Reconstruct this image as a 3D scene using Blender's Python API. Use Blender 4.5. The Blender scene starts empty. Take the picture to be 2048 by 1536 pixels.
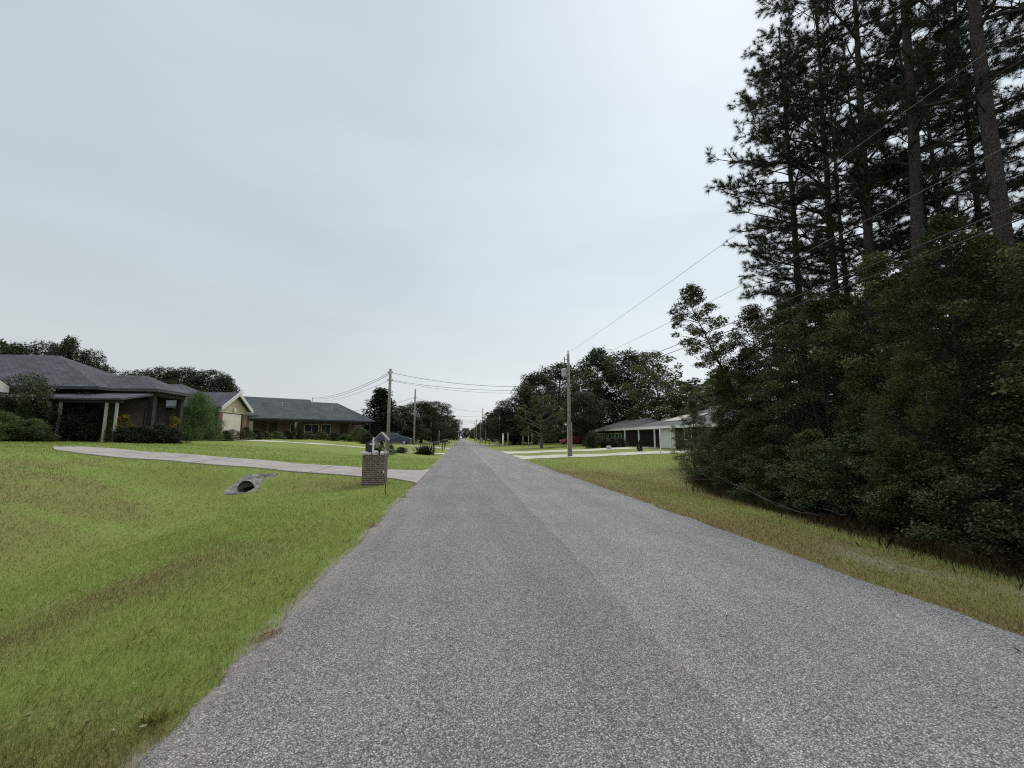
import bpy, math, random
import numpy as np
from mathutils import Vector, Matrix
R = math.radians
sc = bpy.context.scene
col = sc.collection

# ------------------------------------------------------------------ camera
F = 850.0                      # focal length in pixels of a 2048 wide frame
YAW = math.atan(0.1202); PITCH = math.atan(107.0/850.0); EYE = 1.55
cam_d = bpy.data.cameras.new('camera'); cam = bpy.data.objects.new('camera', cam_d); col.objects.link(cam)
cam.location = (0, 0, EYE)
cam.rotation_euler = (math.pi/2 + PITCH, 0, -YAW)
cam_d.sensor_width = 36.0; cam_d.lens = 36.0*F/2048.0
cam_d.clip_start = 0.05; cam_d.clip_end = 5000
sc.camera = cam

# ------------------------------------------------------------------ sky, sun
SUN_EL = R(48); SUN_AZ = R(38)          # azimuth measured from +Y towards +X (behind the wood on the right)
w = bpy.data.worlds.new('World'); sc.world = w; w.use_nodes = True
nt = w.node_tree; nt.nodes.clear()
def N(t, kind, **kw):
    n = t.nodes.new(kind)
    for k, v in kw.items():
        if k in n.inputs: n.inputs[k].default_value = v
        else: setattr(n, k, v)
    return n
out = N(nt, 'ShaderNodeOutputWorld'); bg = N(nt, 'ShaderNodeBackground'); bg.inputs['Strength'].default_value = 0.1
sky = N(nt, 'ShaderNodeTexSky'); sky.sky_type = 'NISHITA'; sky.sun_disc = False
sky.sun_elevation = SUN_EL; sky.sun_rotation = SUN_AZ; sky.air_density = 1.0; sky.dust_density = 2.0
tc = N(nt, 'ShaderNodeTexCoord'); sep = N(nt, 'ShaderNodeSeparateXYZ')
nt.links.new(tc.outputs['Generated'], sep.inputs[0])
ramp = N(nt, 'ShaderNodeValToRGB'); cr = ramp.color_ramp
SKYCOLS = [(0.0, (0.70, 0.74, 0.745)), (0.10, (0.685, 0.73, 0.745)), (0.30, (0.635, 0.70, 0.745)), (0.55, (0.620, 0.70, 0.77)), (0.77, (0.64, 0.71, 0.785)), (0.90, (1.7, 1.75, 1.82)), (1.0, (2.0, 2.04, 2.1))]
while len(cr.elements) < len(SKYCOLS): cr.elements.new(0.5)
for e, (p, c) in zip(cr.elements, SKYCOLS): e.position = p; e.color = (c[0], c[1], c[2], 1)
nt.links.new(sep.outputs['Z'], ramp.inputs[0])
mp = N(nt, 'ShaderNodeMapping'); mp.inputs['Scale'].default_value = (1.0, 1.0, 4.2)
nt.links.new(tc.outputs['Generated'], mp.inputs[0])
nz = N(nt, 'ShaderNodeTexNoise', Scale=1.5, Detail=4.0, Roughness=0.5); nt.links.new(mp.outputs[0], nz.inputs['Vector'])
mr = N(nt, 'ShaderNodeMapRange'); mr.inputs['From Min'].default_value = 0.3; mr.inputs['From Max'].default_value = 0.7
mr.inputs['To Min'].default_value = 9.4; mr.inputs['To Max'].default_value = 10.6
nt.links.new(nz.outputs[0], mr.inputs['Value'])
vm = N(nt, 'ShaderNodeVectorMath', operation='SCALE'); nt.links.new(ramp.outputs[0], vm.inputs[0]); nt.links.new(mr.outputs[0], vm.inputs['Scale'])
# cloud is thinner, so brighter, towards the side the sun stands on
dot = N(nt, 'ShaderNodeVectorMath', operation='DOT_PRODUCT'); nt.links.new(tc.outputs['Generated'], dot.inputs[0]); dot.inputs[1].default_value = (math.sin(R(50)), math.cos(R(50)), 0.25)
mr2 = N(nt, 'ShaderNodeMapRange'); mr2.inputs['From Min'].default_value = 0.35; mr2.inputs['From Max'].default_value = 1.0; mr2.inputs['To Min'].default_value = 0.93; mr2.inputs['To Max'].default_value = 1.17
mr2.interpolation_type = 'SMOOTHSTEP'; nt.links.new(dot.outputs['Value'], mr2.inputs['Value'])
vm2 = N(nt, 'ShaderNodeVectorMath', operation='SCALE'); nt.links.new(vm.outputs[0], vm2.inputs[0]); nt.links.new(mr2.outputs[0], vm2.inputs['Scale']); vm = vm2
mx = N(nt, 'ShaderNodeMix', data_type='RGBA'); mx.inputs[0].default_value = 0.93
nt.links.new(sky.outputs[0], mx.inputs[6]); nt.links.new(vm.outputs[0], mx.inputs[7])
nt.links.new(mx.outputs[2], bg.inputs['Color']); nt.links.new(bg.outputs[0], out.inputs[0])
sd = bpy.data.lights.new('sun', 'SUN'); sun = bpy.data.objects.new('sun', sd); col.objects.link(sun)
sd.energy = 1.2; sd.angle = R(18); sd.color = (1.0, 0.96, 0.90)
dv = Vector((math.sin(SUN_AZ)*math.cos(SUN_EL), math.cos(SUN_AZ)*math.cos(SUN_EL), math.sin(SUN_EL)))
sun.rotation_euler = (-dv).to_track_quat('-Z', 'Y').to_euler()
sc.view_settings.view_transform = 'Standard'; sc.view_settings.look = 'None'
sc.view_settings.exposure = 0.0; sc.view_settings.gamma = 1.0; sc.view_settings.use_curve_mapping = False
sc.cycles.max_bounces = 6; sc.cycles.diffuse_bounces = 3; sc.cycles.transmission_bounces = 4; sc.cycles.transparent_max_bounces = 8
sc.cycles.use_denoising = False; sc.cycles.filter_width = 1.15

# ------------------------------------------------------------------ helpers
def dirn(px, py):
    a = (px-1024)/F; b = (768-py)/F
    fy = math.cos(PITCH) - b*math.sin(PITCH); fz = math.sin(PITCH) + b*math.cos(PITCH)
    return Vector((a*math.cos(YAW) + fy*math.sin(YAW), -a*math.sin(YAW) + fy*math.cos(YAW), fz))
def at_y(px, py, Y):
    d = dirn(px, py); t = Y/d.y; return Vector((d.x*t, Y, EYE + d.z*t))
def at_x(px, py, X):
    d = dirn(px, py); t = X/d.x; return Vector((X, d.y*t, EYE + d.z*t))
def xat(px, Y):                       # X of image column px (at horizon) on the plane Y
    return at_y(px, 875, Y).x

def prof(u, pts):
    return np.interp(u, [p[0] for p in pts], [p[1] for p in pts])
def smooth(a, b, x):
    t = np.clip((x-a)/(b-a), 0, 1); return t*t*(3-2*t)
PA = [(-1, 0), (0, 0), (1, .0), (2.5, -.06), (4, -.2), (5.3, -.29), (6.2, -.2), (7.2, -.0), (9, .5), (12, 1.0), (15, 1.25), (20, 1.40), (30, 1.46), (60, 1.5)]
PAD = [(-1, 0), (0, 0), (1, .0), (2.2, -.08), (3.6, -.30), (5.0, -.56), (5.9, -.52), (7.0, -.20), (9, .46), (12, 1.0), (15, 1.25), (20, 1.40), (30, 1.46), (60, 1.5)]
PB = [(-1, 0), (0, 0), (2, .14), (5, .41), (7.2, .60), (12, 1.04), (16, 1.28), (20, 1.38), (30, 1.44), (60, 1.5)]
PD = [(-1, 0), (0, 0), (1.5, -.05), (2.7, -.2), (4, -.34), (5.5, -.3), (9, -.1), (20, .1), (60, .3)]
PE = [(-1, 0), (0, 0), (3, .06), (8, .2), (13, .34), (25, .45), (60, .6)]
def zt(X, Y):
    X = np.asarray(X, float); Y = np.asarray(Y, float)
    u = -1.5-X; v = X-4.4
    ub = u + 0.35*np.sin(Y*0.21+1)*np.clip(u/6, 0, 1)
    s = smooth(13.9, 15.7, Y)
    sd_ = smooth(9.5, 13.6, Y)
    zl = (prof(ub, PAD)*(1-sd_) + prof(ub, PA)*sd_)*(1-s) + prof(u, PB)*s
    # shallow hollow again beyond the first drive
    hol = np.exp(-((u-6.0)/1.8)**2)*smooth(20.0, 23, Y)*(1-smooth(34, 38, Y))*0.16
    zl = zl - hol
    s2 = smooth(20, 28, Y)
    zr = prof(v, PD)*(1-s2) + prof(v, PE)*s2
    # soft rolling undulations
    und = 0.02*np.sin(X*0.9+Y*0.37)*np.sin(Y*0.55+1.3) + 0.012*np.sin(X*2.1-Y*1.3)
    z = np.where(u > 0, zl, np.where(v > 0, zr, 0.0))
    e = np.clip(np.maximum(u, v)/1.5, 0, 1)
    far = 1 - smooth(120, 400, Y)*0.7
    return z*far + und*e
def gz(x, y): return float(zt(x, y))

def mat(name, base=(0.5, 0.5, 0.5), rough=0.8, spec=0.3, metal=0.0):
    m = bpy.data.materials.new(name); m.use_nodes = True
    b = m.node_tree.nodes['Principled BSDF']
    b.inputs['Base Color'].default_value = (*base, 1); b.inputs['Roughness'].default_value = rough
    b.inputs['Specular IOR Level'].default_value = spec; b.inputs['Metallic'].default_value = metal
    return m
def bsdf(m): return m.node_tree.nodes['Principled BSDF']
def L(t, a, b): t.links.new(a, b)
def mixrgb(t, fac, a, b, blend='MIX'):
    n = t.nodes.new('ShaderNodeMix'); n.data_type = 'RGBA'; n.blend_type = blend
    for i, v in ((0, fac), (6, a), (7, b)):
        if isinstance(v, (int, float)): n.inputs[i].default_value = v
        elif isinstance(v, tuple): n.inputs[i].default_value = (*v, 1)
        else: t.links.new(v, n.inputs[i])
    return n.outputs[2]
def math_(t, op, a, b=None, clamp=False):
    n = t.nodes.new('ShaderNodeMath'); n.operation = op; n.use_clamp = clamp
    for i, v in ((0, a), (1, b)):
        if v is None: continue
        if isinstance(v, (int, float)): n.inputs[i].default_value = v
        else: t.links.new(v, n.inputs[i])
    return n.outputs[0]
def noise(t, vec, scale, detail=3, rough=0.5):
    n = N(t, 'ShaderNodeTexNoise', Scale=scale, Detail=detail, Roughness=rough)
    if vec is not None: t.links.new(vec, n.inputs['Vector'])
    return n.outputs[0]
def mapr(t, v, a, b, c, d):
    n = t.nodes.new('ShaderNodeMapRange'); t.links.new(v, n.inputs[0])
    for i, x in enumerate((a, b, c, d)): n.inputs[i+1].default_value = x
    return n.outputs[0]
def rampn(t, v, stops):
    n = t.nodes.new('ShaderNodeValToRGB'); t.links.new(v, n.inputs[0])
    while len(n.color_ramp.elements) < len(stops): n.color_ramp.elements.new(0.5)
    for e, (p, c) in zip(n.color_ramp.elements, stops): e.position = p; e.color = (*c, 1)
    return n.outputs[0]
def attr(t, name):
    n = t.nodes.new('ShaderNodeAttribute'); n.attribute_name = name; return n.outputs['Fac']
def bump(m, h, strength=0.3, dist=0.02):
    t = m.node_tree; n = t.nodes.new('ShaderNodeBump'); n.inputs['Strength'].default_value = strength; n.inputs['Distance'].default_value = dist
    t.links.new(h, n.inputs['Height']); t.links.new(n.outputs[0], bsdf(m).inputs['Normal'])
def geo(t): return t.nodes.new('ShaderNodeNewGeometry').outputs['Position']
def objc(t): return t.nodes.new('ShaderNodeTexCoord').outputs['Object']
def uvc(t): return t.nodes.new('ShaderNodeTexCoord').outputs['UV']

def tag(o, label=None, cat=None, group=None, kind=None):
    if label: o['label'] = label
    if cat: o['category'] = cat
    if group: o['group'] = group
    if kind: o['kind'] = kind
    return o
def empty(name, loc=(0, 0, 0), rz=0, label=None, cat=None, group=None):
    o = bpy.data.objects.new(name, None); col.objects.link(o); o.location = loc; o.rotation_euler = (0, 0, rz); o.empty_display_size = 0.2
    return tag(o, label, cat, group)

class MB:
    def __init__(s): s.v = []; s.f = []
    def poly(s, pts):
        n = len(s.v); s.v += [tuple(p) for p in pts]; s.f.append(tuple(range(n, n+len(pts))))
    def box(s, x0, x1, y0, y1, z0, z1):
        n = len(s.v)
        s.v += [(x0, y0, z0), (x1, y0, z0), (x1, y1, z0), (x0, y1, z0), (x0, y0, z1), (x1, y0, z1), (x1, y1, z1), (x0, y1, z1)]
        for q in ((0, 3, 2, 1), (4, 5, 6, 7), (0, 1, 5, 4), (1, 2, 6, 5), (2, 3, 7, 6), (3, 0, 4, 7)): s.f.append(tuple(n+i for i in q))
        return s
    def tube(s, pts, rad, k=6, cap=True):
        pts = [Vector(p) for p in pts]
        if isinstance(rad, (int, float)): rad = [rad]*len(pts)
        base = len(s.v); up = Vector((0, 0, 1))
        for i, p in enumerate(pts):
            d = (pts[min(i+1, len(pts)-1)] - pts[max(i-1, 0)])
            if d.length < 1e-9: d = Vector((0, 0, 1))
            d.normalize()
            a = d.cross(up)
            if a.length < 0.15: a = d.cross(Vector((0, 1, 0)))
            a.normalize(); b = d.cross(a)
            for j in range(k):
                t = 2*math.pi*j/k; q = p + (a*math.cos(t) + b*math.sin(t))*rad[i]; s.v.append(tuple(q))
        for i in range(len(pts)-1):
            for j in range(k):
                j2 = (j+1) % k
                s.f.append((base+i*k+j, base+i*k+j2, base+(i+1)*k+j2, base+(i+1)*k+j))
        if cap:
            s.f.append(tuple(base+j for j in range(k))[::-1]); s.f.append(tuple(base+(len(pts)-1)*k+j for j in range(k)))
        return s
    def extrude(s, prof2, y0, y1, axis='y'):          # profile in x,z pushed along y (or profile in y,z along x)
        n = len(s.v); k = len(prof2)
        for y in (y0, y1):
            for (a, b) in prof2: s.v.append((a, y, b) if axis == 'y' else (y, a, b))
        for i in range(k):
            j = (i+1) % k; s.f.append((n+i, n+j, n+k+j, n+k+i))
        s.f.append(tuple(n+i for i in range(k))[::-1]); s.f.append(tuple(n+k+i for i in range(k)))
        return s
    def hip(s, x0, x1, y0, y1, ze, p0, p1, th=0.16):   # solid hip or gable roof; p0,p1 the two ridge ends
        a, b, c, d = (x0, y0, ze), (x1, y0, ze), (x1, y1, ze), (x0, y1, ze)
        lo = lambda p: (p[0], p[1], p[2]-th)
        if abs(p1[0]-p0[0]) >= abs(p1[1]-p0[1]):
            s.poly([a, b, p1, p0]); s.poly([b, c, p1]); s.poly([c, d, p0, p1]); s.poly([d, a, p0])
        else:
            s.poly([a, b, p0]); s.poly([b, c, p1, p0]); s.poly([c, d, p1]); s.poly([d, a, p0, p1])
        for p, q in ((a, b), (b, c), (c, d), (d, a)): s.poly([p, lo(p), lo(q), q])
        s.poly([lo(a), lo(d), lo(c), lo(b)])
        return s
    def build(s, name, m, parent=None, smooth=False, bevel=0):
        me = bpy.data.meshes.new(name); me.from_pydata(s.v, [], s.f); me.update()
        uv = me.uv_layers.new(name='UVMap')
        Z = Vector((0, 0, 1))
        for p in me.polygons:
            n = p.normal
            if abs(n.z) > 0.985: t = Vector((1, 0, 0)); b = Vector((0, 1, 0))
            else: t = Z.cross(n).normalized(); b = n.cross(t)
            for li in p.loop_indices:
                c = me.vertices[me.loops[li].vertex_index].co; uv.data[li].uv = (c.dot(t), c.dot(b))
            p.use_smooth = smooth
        o = bpy.data.objects.new(name, me); col.objects.link(o)
        if m: me.materials.append(m)
        if parent: o.parent = parent
        if bevel:
            bv = o.modifiers.new('bevel', 'BEVEL'); bv.width = bevel; bv.segments = 2; bv.limit_method = 'ANGLE'
        return o

def fastmesh(name, V, nper, attrs=None, smooth=False):
    """V: (M*nper, 3) loose polygons of nper corners"""
    V = np.ascontiguousarray(V, dtype=np.float32); M = len(V)//nper
    me = bpy.data.meshes.new(name)
    me.vertices.add(len(V)); me.vertices.foreach_set('co', V.ravel())
    me.loops.add(len(V)); me.loops.foreach_set('vertex_index', np.arange(len(V), dtype=np.int32))
    me.polygons.add(M); me.polygons.foreach_set('loop_start', np.arange(0, len(V), nper, dtype=np.int32))
    for k, a in (attrs or {}).items():
        at = me.attributes.new(k, 'FLOAT', 'POINT'); at.data.foreach_set('value', np.repeat(a, nper).astype(np.float32) if len(a) == M else a.astype(np.float32))
    me.update(calc_edges=True)
    return me
def link(name, me, m=None, parent=None):
    o = bpy.data.objects.new(name, me); col.objects.link(o)
    if m and not me.materials: me.materials.append(m)
    if parent: o.parent = parent
    return o
def copy_tree(o, parent=None):
    c = o.copy(); col.objects.link(c); c.parent = parent
    for ch in [x for x in o.children]: copy_tree(ch, c)
    return c

# ------------------------------------------------------------------ ground patterns (what grows where)
def vnoise(X, Y, s, seed=0):
    """cheap smooth value noise in 0..1"""
    X = np.asarray(X)*s + seed*17.3; Y = np.asarray(Y)*s - seed*9.1
    xi = np.floor(X); yi = np.floor(Y); xf = X-xi; yf = Y-yi
    xf = xf*xf*(3-2*xf); yf = yf*yf*(3-2*yf)
    def h(a, b):
        q = np.sin(a*127.1 + b*311.7 + seed*74.7)*43758.5453; return q-np.floor(q)
    return (h(xi, yi)*(1-xf) + h(xi+1, yi)*xf)*(1-yf) + (h(xi, yi+1)*(1-xf) + h(xi+1, yi+1)*xf)*yf
def fnoise(X, Y, s, seed=0): return (vnoise(X, Y, s, seed)*.55 + vnoise(X, Y, s*2.3, seed+1)*.3 + vnoise(X, Y, s*5.1, seed+2)*.15)
def drymap(X, Y):
    X = np.asarray(X, float); Y = np.asarray(Y, float); u = -1.5-X; v = X-4.4
    n = fnoise(X, Y, 0.55, 3); n2 = fnoise(X, Y, 0.16, 7)
    d = 0.06 + 0.22*(n2-.5)
    d += 0.62*np.exp(-((u-2.35+.06*Y)/0.42)**2)*smooth(2.4, 3.4, Y)*(1-smooth(5.2, 7.0, Y))*smooth(.1, .5, n+.1) + .35*np.exp(-((u-1.6)/0.9)**2)*smooth(4.5, 5.5, Y)*(1-smooth(7.0, 9.0, Y))*smooth(.4, .6, n)     # dry strip in the near lawn
    ns = fnoise(X*.45, Y*1.6, .7, 17)
    d += 0.50*smooth(.38, .62, ns)*smooth(4.6, 6.8, u)*(1-smooth(10.5, 12.5, u))*smooth(5, 8, Y)*(1-smooth(15.5, 16.2, Y))
    d += 0.6*np.exp(-((u-2.6)/1.5)**2)*np.exp(-((Y-14.6)/0.9)**2)
    d += 0.4*np.exp(-((u-1.2)/1.0)**2)*np.exp(-((Y-20.8)/0.9)**2)
    d += 0.75*smooth(3.1, 2.4, Y)*smooth(1.9, 1.2, u)*smooth(.25, .55, n)*(u > 0)
    right = (0.80 + 0.6*(n-.5)) * (1-smooth(19, 25, Y)) + 0.12*smooth(19, 25, Y)
    right += 0.22*smooth(.9, .1, v)*(1-smooth(22, 27, Y))
    right -= 0.42*np.exp(-((v-2.3)/0.55)**2)*(1-smooth(12, 16, Y))
    d = np.where(v > -0.5, right, d)
    return np.clip(d, 0, 1)
def sandmap(X, Y):
    X = np.asarray(X, float); Y = np.asarray(Y, float); u = -1.5-X; v = X-4.4
    n = fnoise(X, Y, 1.6, 11)
    s = smooth(.16, .0, u)*smooth(.25, .5, n)
    s = s + 0.9*np.exp(-((u-.5)/.7)**2)*smooth(2.9, 2.2, Y)*smooth(.45, .60, n)
    vv = 0.85*np.exp(-((v-1.05)/.35)**2)*np.exp(-((Y-4.9)/1.1)**2)*smooth(.42, .6, n) + 0.6*np.exp(-((v-1.2)/.4)**2)*np.exp(-((Y-3.3)/.7)**2)*smooth(.42, .6, n)
    return np.clip(np.where(v > -.5, vv, s), 0, 1)
def littermap(X, Y):                   # brown leaf litter under the wood
    X = np.asarray(X, float); Y = np.asarray(Y, float)
    e = np.interp(Y, [-5, 4.8, 8.3, 13.3, 17, 19.7, 21.5], [7.0, 7.2, 8.0, 8.9, 10.2, 11.5, 13]) + 0.5*(fnoise(X, Y, .8, 5)-.5)
    return smooth(-.95, .10, X-e+.5*(vnoise(X, Y, 2.2, 6)-.5))*(1-smooth(21, 23, Y - 0.25*(X-12)))

def edge_left(Y):  return -1.5 + 0.10*(fnoise(Y*0, Y, 0.9, 21)-.5) + 0.09*(vnoise(Y*0, Y, 4.5, 22)-.5) + .03*(vnoise(Y*0, Y, 14, 24)-.5)
def edge_right(Y): return 4.42 + 0.14*(fnoise(Y*0, Y, 0.8, 31)-.5) + 0.07*(vnoise(Y*0, Y, 4.0, 32)-.5) + .02*(vnoise(Y*0, Y, 14, 34)-.5)

# colours of grass shared by soil surface and blades
def grass_color(t, blade):
    pos = geo(t); d = attr(t, 'dry'); tint = attr(t, 'tint') if blade else noise(t, pos, 38, 3, .65)
    n1 = noise(t, pos, 1.3, 4, .6)
    dd = math_(t, 'ADD', d, mapr(t, n1, .3, .7, -.15, .15), True)
    g = rampn(t, tint, [(0, (.185, .255, .055)), (.5, (.305, .385, .095)), (1, (.43, .51, .16))] if blade else
              [(.25, (.145, .188, .048)), (.5, (.220, .275, .072)), (.75, (.30, .355, .105))])
    b = rampn(t, tint, [(0, (.100, .085, .032)), (.5, (.205, .170, .068)), (1, (.34, .29, .135))])
    n2 = noise(t, pos, .35, 2, .5)
    g2 = mixrgb(t, mapr(t, n2, .35, .65, 0, .55), g, mixrgb(t, .5, g, (.15, .215, .040)))
    return mixrgb(t, dd, g2, b)

M = {}
def m_ground():
    m = mat('ground_turf', rough=.95, spec=.1); t = m.node_tree; pos = geo(t)
    c = grass_color(t, False)
    sn = noise(t, pos, 60, 4, .7)
    sand = rampn(t, sn, [(.3, (.20, .17, .13)), (.7, (.42, .38, .32))])
    sfac = math_(t, 'MULTIPLY', attr(t, 'sand'), mapr(t, noise(t, pos, 9, 4, .6), .35, .55, .2, 1), True)
    c = mixrgb(t, sfac, c, sand)
    lit = rampn(t, noise(t, pos, 30, 5, .75), [(.3, (.020, .016, .009)), (.5, (.058, .040, .022)), (.7, (.12, .085, .048))])
    c = mixrgb(t, attr(t, 'litter'), c, lit)
    L(t, c, bsdf(m).inputs['Base Color'])
    bump(m, noise(t, pos, 45, 5, .7), .8, .04)
    return m
M['ground'] = m_ground()

def axis_lines(segs):
    out = [segs[0][0]]
    for a, b, s0, s1 in segs:
        x = a; s = s0
        while x < b - 1e-6:
            f = (x-a)/(b-a); s = s0*(s1/s0)**f; x = min(b, x+s); out.append(x)
    return np.array(out)
xs = axis_lines([(-900, -60, 60, 12), (-60, -14, 4, .8), (-14, -1.9, .3, .2), (-1.9, -1.3, .06, .06), (-1.3, 4.2, 1.1, 1.1), (4.2, 4.8, .06, .06), (4.8, 12, .15, .3), (12, 60, .6, 5), (60, 900, 12, 60)])
ys = axis_lines([(-40, -3, 8, .6), (-3, 20, .15, .22), (20, 60, .3, 2), (60, 300, 3, 12), (300, 1600, 20, 90)])
def grid_mesh(name, xs, ys, zf):
    X, Y = np.meshgrid(xs, ys); Z = zf(X, Y); nx, ny = len(xs), len(ys)
    V = np.stack([X, Y, Z], -1).reshape(-1, 3)
    idx = np.arange(nx*ny).reshape(ny, nx)
    Q = np.stack([idx[:-1, :-1], idx[:-1, 1:], idx[1:, 1:], idx[1:, :-1]], -1).reshape(-1, 4)
    cx = V[Q].mean(1); Q = Q[~((np.abs(cx[:, 0]+6.70) < .30) & (cx[:, 1] > 14.4) & (cx[:, 1] < 15.2))]      # opening for the culvert pipe
    me = bpy.data.meshes.new(name); me.vertices.add(len(V)); me.vertices.foreach_set('co', V.astype(np.float32).ravel())
    me.loops.add(Q.size); me.loops.foreach_set('vertex_index', Q.astype(np.int32).ravel())
    me.polygons.add(len(Q)); me.polygons.foreach_set('loop_start', np.arange(0, Q.size, 4, dtype=np.int32))
    me.polygons.foreach_set('use_smooth', np.ones(len(Q), dtype=bool))
    me.update(calc_edges=True); return me, X.ravel(), Y.ravel()
def zground(X, Y):
    z = zt(X, Y) - .10*((X > -7.2) & (X < -6.45) & (Y > 14.45) & (Y < 15.3))
    return np.where((X > -1.42) & (X < 4.34), -0.10, z)
me, GX, GY = grid_mesh('ground', xs, ys, zground)
for k, fn in (('dry', drymap), ('sand', sandmap), ('litter', littermap)):
    a = me.attributes.new(k, 'FLOAT', 'POINT'); a.data.foreach_set('value', fn(GX, GY).astype(np.float32))
tag(link('ground', me, M['ground']), kind='structure')

# ------------------------------------------------------------------ road
def m_road():
    m = mat('road_chipseal', rough=.92, spec=.2); t = m.node_tree; pos = geo(t)
    vo = N(t, 'ShaderNodeTexVoronoi', Scale=135.0); L(t, pos, vo.inputs['Vector'])
    chip = rampn(t, math_(t, 'MULTIPLY', N_sep(t, vo.outputs['Color']), 1.0), [(0, (.145, .140, .134)), (.45, (.265, .257, .247)), (.8, (.42, .408, .392)), (1, (.68, .665, .64))])
    gap = mapr(t, vo.outputs['Distance'], .35, .75, 1.0, .34)
    c = mixrgb(t, 1.0, chip, gap, 'MULTIPLY')
    n3 = noise(t, pos, 22, 4, .7)
    c = mixrgb(t, 1.0, c, rampn(t, n3, [(.3, (.86, .855, .85)), (.7, (1.15, 1.15, 1.15))]), 'MULTIPLY')
    # long streaks along the road, wheel paths, pale right lane
    mpn = N(t, 'ShaderNodeMapping'); mpn.inputs['Scale'].default_value = (2.2, .16, 1); L(t, pos, mpn.inputs[0])
    st = noise(t, mpn.outputs[0], 1.0, 4, .55)
    c = mixrgb(t, 1.0, c, rampn(t, st, [(.3, (.90, .90, .90)), (.7, (1.09, 1.09, 1.09))]), 'MULTIPLY')
    blot = noise(t, pos, .5, 4, .6)
    c = mixrgb(t, 1.0, c, rampn(t, blot, [(.3, (.88, .88, .89)), (.7, (1.10, 1.10, 1.09))]), 'MULTIPLY')
    sx = t.nodes.new('ShaderNodeSeparateXYZ'); L(t, pos, sx.inputs[0])
    wob = math_(t, 'ADD', sx.outputs[0], mapr(t, noise(t, pos, .6, 3), 0, 1, -.12, .12))
    lane = mapr(t, wob, 1.42, 1.50, 0, 1)
    c = mixrgb(t, 1.0, c, mixrgb(t, lane, (.93, .93, .935), (1.09, 1.09, 1.085)), 'MULTIPLY')
    # darker joint line in the middle
    j = math_(t, 'ABSOLUTE', math_(t, 'SUBTRACT', wob, 1.46)); jl = mapr(t, j, .0, .035, .84, 1)
    c = mixrgb(t, 1.0, c, jl, 'MULTIPLY')
    # reddish stones here and there
    rd = mapr(t, noise(t, pos, 1.1, 3, .7), .58, .72, 0, .30)
    c = mixrgb(t, rd, c, mixrgb(t, 1.0, c, (1.18, .93, .92), 'MULTIPLY'))
    # dirty, sandy edges
    e1 = mapr(t, sx.outputs[0], -1.5, -1.15, 1, 0); 
    ef = math_(t, 'MULTIPLY', e1, mapr(t, noise(t, pos, 3.5, 4, .7), .40, .62, 0, .75), True)
    c = mixrgb(t, ef, c, rampn(t, n3, [(.3, (.20, .165, .135)), (.7, (.36, .32, .28))]))
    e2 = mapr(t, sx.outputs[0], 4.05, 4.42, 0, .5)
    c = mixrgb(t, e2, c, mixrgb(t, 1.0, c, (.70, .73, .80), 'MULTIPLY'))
    L(t, c, bsdf(m).inputs['Base Color'])
    h = math_(t, 'ADD', mapr(t, vo.outputs['Distance'], 0, .6, 1, 0), math_(t, 'MULTIPLY', n3, .8))
    bump(m, h, .55, .006)
    return m
def N_sep(t, c):
    s = t.nodes.new('ShaderNodeSeparateColor'); t.links.new(c, s.inputs[0]); return s.outputs[0]
M['road'] = m_road()
rys = axis_lines([(-30, 0, 3, .5), (0, 14, .05, .07), (14, 60, .12, .8), (60, 1500, 2, 80)])
mb = MB()
cols = []
for y in rys:
    l = float(edge_left(y)); r = float(edge_right(y))
    zc = 0.035
    cols.append([(l, y, -.06), (l+.004, y, .004), (l+.06, y, .012), (l+.7, y, .018), (1.46, y, zc), (r-.7, y, .018), (r-.06, y, .012), (r-.004, y, .004), (r, y, -.06)])
k = len(cols[0]); mb.v = [p for c in cols for p in c]
for i in range(len(cols)-1):
    for j in range(k-1): mb.f.append((i*k+j, i*k+j+1, (i+1)*k+j+1, (i+1)*k+j))
tag(mb.build('road', M['road'], smooth=True), kind='structure')

# ------------------------------------------------------------------ drives
def m_conc(name, c0, c1):
    m = mat(name, rough=.9, spec=.2); t = m.node_tree; pos = geo(t)
    c = rampn(t, noise(t, pos, 3, 6, .65), [(.3, c0), (.7, c1)])
    c = mixrgb(t, 1.0, c, rampn(t, noise(t, pos, 40, 3, .6), [(.3, (.85, .85, .85)), (.7, (1.1, 1.1, 1.1))]), 'MULTIPLY')
    c = mixrgb(t, 1.0, c, rampn(t, noise(t, pos, .9, 6, .7), [(.32, (.70, .68, .65)), (.5, (1, 1, 1)), (.72, (1.08, 1.08, 1.07))]), 'MULTIPLY')
    L(t, c, bsdf(m).inputs['Base Color']); bump(m, noise(t, pos, 60, 3), .3, .005); return m
M['conc'] = m_conc('concrete_drive', (.30, .275, .255), (.42, .39, .36))
M['conc_pale'] = m_conc('concrete_pale', (.46, .45, .38), (.60, .58, .50))
M['joint'] = mat('joint_dirt_edge_shadow', (.06, .05, .035), .95)
DRIVES = []
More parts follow.
